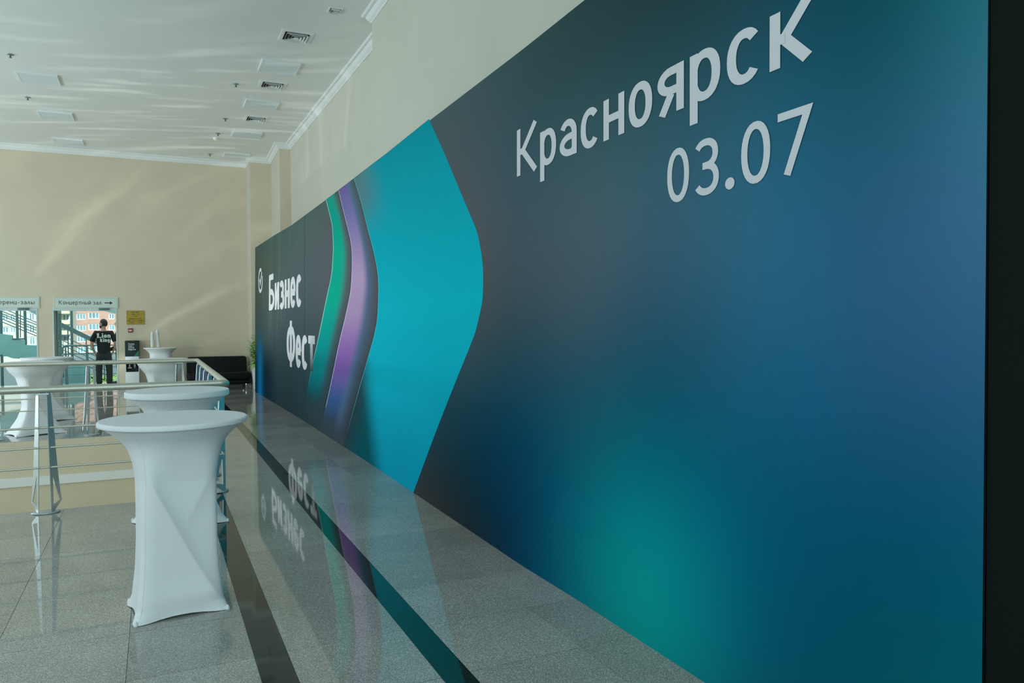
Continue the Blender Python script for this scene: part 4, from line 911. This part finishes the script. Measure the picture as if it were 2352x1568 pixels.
def person(loc, rz, label, hair=True, headturn=0., armfwd=.16, print_=False, sleeves='short'):
    """1.82 m tall, facing +y in own space"""
    t = thing('person', label, 'person', loc, rz)
    P = {'pelvis': (0, 0, .95, .12, .09), 'belly': (0, .005, 1.12, .12, .09), 'chest': (0, .0, 1.32, .15, .10), 'neck0': (0, -.01, 1.49, .085, .075), 'neck1': (0, .01, 1.56, .058, .06), 'head': (0, .02, 1.62, .06, .07)}
    E_ = chain('pelvis', 'belly', 'chest', 'neck0', 'neck1', 'head')
    for s_, q in ((-1, 'l'), (1, 'r')):
        P.update({q+'sh': (s_*.19, -.01, 1.445, .070, .065), q+'el': (s_*.285, -.03, 1.16, .046, .046), q+'fa': (s_*.275, .03, 1.06, .044, .042), q+'wr': (s_*.225, armfwd, .93, .028, .026), q+'ha': (s_*.205, armfwd+.05, .885, .036, .022),
                  q+'hp': (s_*.09, 0, .88, .095, .10), q+'kn': (s_*.125, .01, .49, .062, .065), q+'ca': (s_*.125, -.015, .36, .058, .062), q+'an': (s_*.12, 0, .10, .038, .042), q+'to': (s_*.135, .12, .035, .036, .028)})
        E_ += chain('chest', q+'sh', q+'el', q+'fa', q+'wr', q+'ha')+chain('pelvis', q+'hp', q+'kn', q+'ca', q+'an', q+'to')
    skin_mesh('body', 'skin', t, P, E_)
    for s_, q in ((-1, 'l'), (1, 'r')):                          # four fingers and a thumb on each hand
        hx, hy, hz = P[q+'ha'][:3]
        for k in range(4):
            L = (.062, .072, .068, .054)[k]; bx = hx-s_*.012+s_*.011*(k-1.5)*1.0
            MB().tube([(bx, hy+.015, hz-.01), (bx-s_*.008, hy+.03, hz-.01-L*.55), (bx-s_*.02, hy+.026, hz-.01-L)], [.009, .0085, .007], 8).obj('finger', 'skin', t)
        MB().tube([(hx-s_*.02, hy-.01, hz+.01), (hx-s_*.045, hy+.012, hz-.02), (hx-s_*.05, hy+.022, hz-.045)], [.011, .010, .008], 8).obj('thumb', 'skin', t)
    g = 1.1
    SH = {'hem': (0, .0, .845, .165, .135), 'waist': (0, .0, .95, .165, .130), 'belly': (0, .005, 1.12, .168, .132), 'chest': (0, -.003, 1.32, .20, .140), 'coll': (0, -.008, 1.485, .098, .088)}
    SE = chain('hem', 'waist', 'belly', 'chest', 'coll')
    for s_, q in ((-1, 'l'), (1, 'r')):
        SH.update({q+'s': (s_*.19, -.01, 1.445, .086, .082), q+'m': (s_*.25, -.02, 1.30, .082, .080), q+'e': (s_*.278, -.027, 1.19, .080, .078)}); SE += chain('chest', q+'s', q+'m', q+'e')
        if sleeves == 'long': SH.update({q+'f': (s_*.268, .04, 1.05, .055, .052), q+'w': (s_*.228, armfwd-.02, .945, .042, .04)}); SE += chain(q+'e', q+'f', q+'w')
    skin_mesh('t_shirt' if sleeves == 'short' else 'jacket', 'shirt', t, SH, SE)
    TR = {'w': (0, 0, 1.0, .150, .112), 'p': (0, 0, .90, .165, .13)}; TE = [('w', 'p')]
    for s_, q in ((-1, 'l'), (1, 'r')):
        TR.update({q+'h': (s_*.095, 0, .82, .105, .112), q+'k': (s_*.125, .01, .49, .082, .088), q+'a': (s_*.125, -.01, .25, .074, .082), q+'f': (s_*.12, -.005, .045, .066, .078)}); TE += chain('p', q+'h', q+'k', q+'a', q+'f')
    skin_mesh('trousers', 'trouser', t, TR, TE)
    for s_ in (-1, 1):
        mb = MB(); mb.rbox((s_*.13-.048, -.085, 0), (s_*.13+.048, .20, .085), .035, 3); mb.obj('shoe', 'shoe', t)
    # head: skull, face, ears, nose; hair and beard
    hm = Matrix.Translation((0, .02, 1.70))@Matrix.Rotation(headturn, 4, 'Z')
    def blob(name, c, r, m_, seg=20, cut=None, par=t):
        bm = bmesh.new(); bmesh.ops.create_uvsphere(bm, u_segments=seg, v_segments=seg-4, radius=1)
        for v in bm.verts: v.co = V((v.co.x*r[0]+c[0], v.co.y*r[1]+c[1], v.co.z*r[2]+c[2]))
        if cut: bmesh.ops.delete(bm, geom=[v for v in bm.verts if cut(v.co)], context='VERTS')
        bm.transform(hm); me = bpy.data.meshes.new(name); bm.to_mesh(me); bm.free(); me.materials.append(M[m_]); me.polygons.foreach_set('use_smooth', [True]*len(me.polygons))
        return link(name, me, par)
    hd = blob('head', (0, 0, 0), (.078, .098, .118), 'skin')
    blob('jaw', (0, .03, -.065), (.058, .066, .060), 'skin', 16, None, hd)
    blob('nose', (0, .100, -.012), (.015, .022, .024), 'skin', 12, None, hd)
    for s_ in (-1, 1):
        blob('ear', (s_*.079, -.002, -.015), (.012, .022, .034), 'skin', 12, None, hd)
        blob('eye', (s_*.032, .083, .008), (.013, .011, .009), 'hair', 10, None, hd)
    blob('mouth', (0, .092, -.062), (.024, .008, .007), 'pink', 10, None, hd)
    blob('hair', (0, -.006, .006), (.086, .106, .124), 'hair', 24, lambda c: c.y > .045 and c.z < .055 or c.z < -.075 or (abs(c.x) > .06 and c.z < -.03 and c.y > .0), hd)
    if hair: blob('beard', (0, .034, -.082), (.064, .072, .062), 'hair', 20, lambda c: c.z > -.045 or c.y < .0, hd)
    if print_:
        # two lines of gothic lettering laid on the back of the shirt
        sh_o = [c for c in t.children if c.name.startswith('t_shirt')][0]
        bm = bmesh.new(); bm.from_mesh(sh_o.data)
        from mathutils.bvhtree import BVHTree
        tree = BVHTree.FromBMesh(bm)
        for tx, x0, x1, z0, cap in (('Lion', -.155, .165, 1.315, .115), ('king', -.085, .145, 1.205, .098)):
            q, W = text_quads(tx, .22, track=.09, fit=(x1-x0)/cap, xr=.74, p=.70)
            if tx == 'Lion': q += [[V((a.x, a.y)) for a in k] for s2 in ([(-.10, .88), (.12, 1.06), (.34, .96)], [(.30, .25), (.36, .95)], [(-.06, .0), (.25, .14), (.75, .06), (.80, .28)]) for k in sweep2(s2, .10)]
            def pl_(x, y):
                px2, pz2 = x0+x*cap, z0+y*cap
                h = tree.ray_cast(V((px2, -1, pz2)), V((0, 1, 0)))[0]
                return (px2, (h.y if h else -.13)-.006, pz2)
            lt = text_mesh(q, pl_).obj('lettering', 'shirtprint', sh_o); lt['label'] = 'white gothic lettering'
        bm.free()
    return t
mp = at(238.5, 800, 23.2)
person((mp.x, 23.2, 0), R(4), 'man in a black printed T-shirt seen from behind in the right doorway', True, R(52), .17, True)
mp2 = at(276.5, 800, 24.0)
person((mp2.x, 24.0, 0), R(78), 'person in black mostly hidden by the right jamb of the right doorway', False, 0., .32, False, 'long')
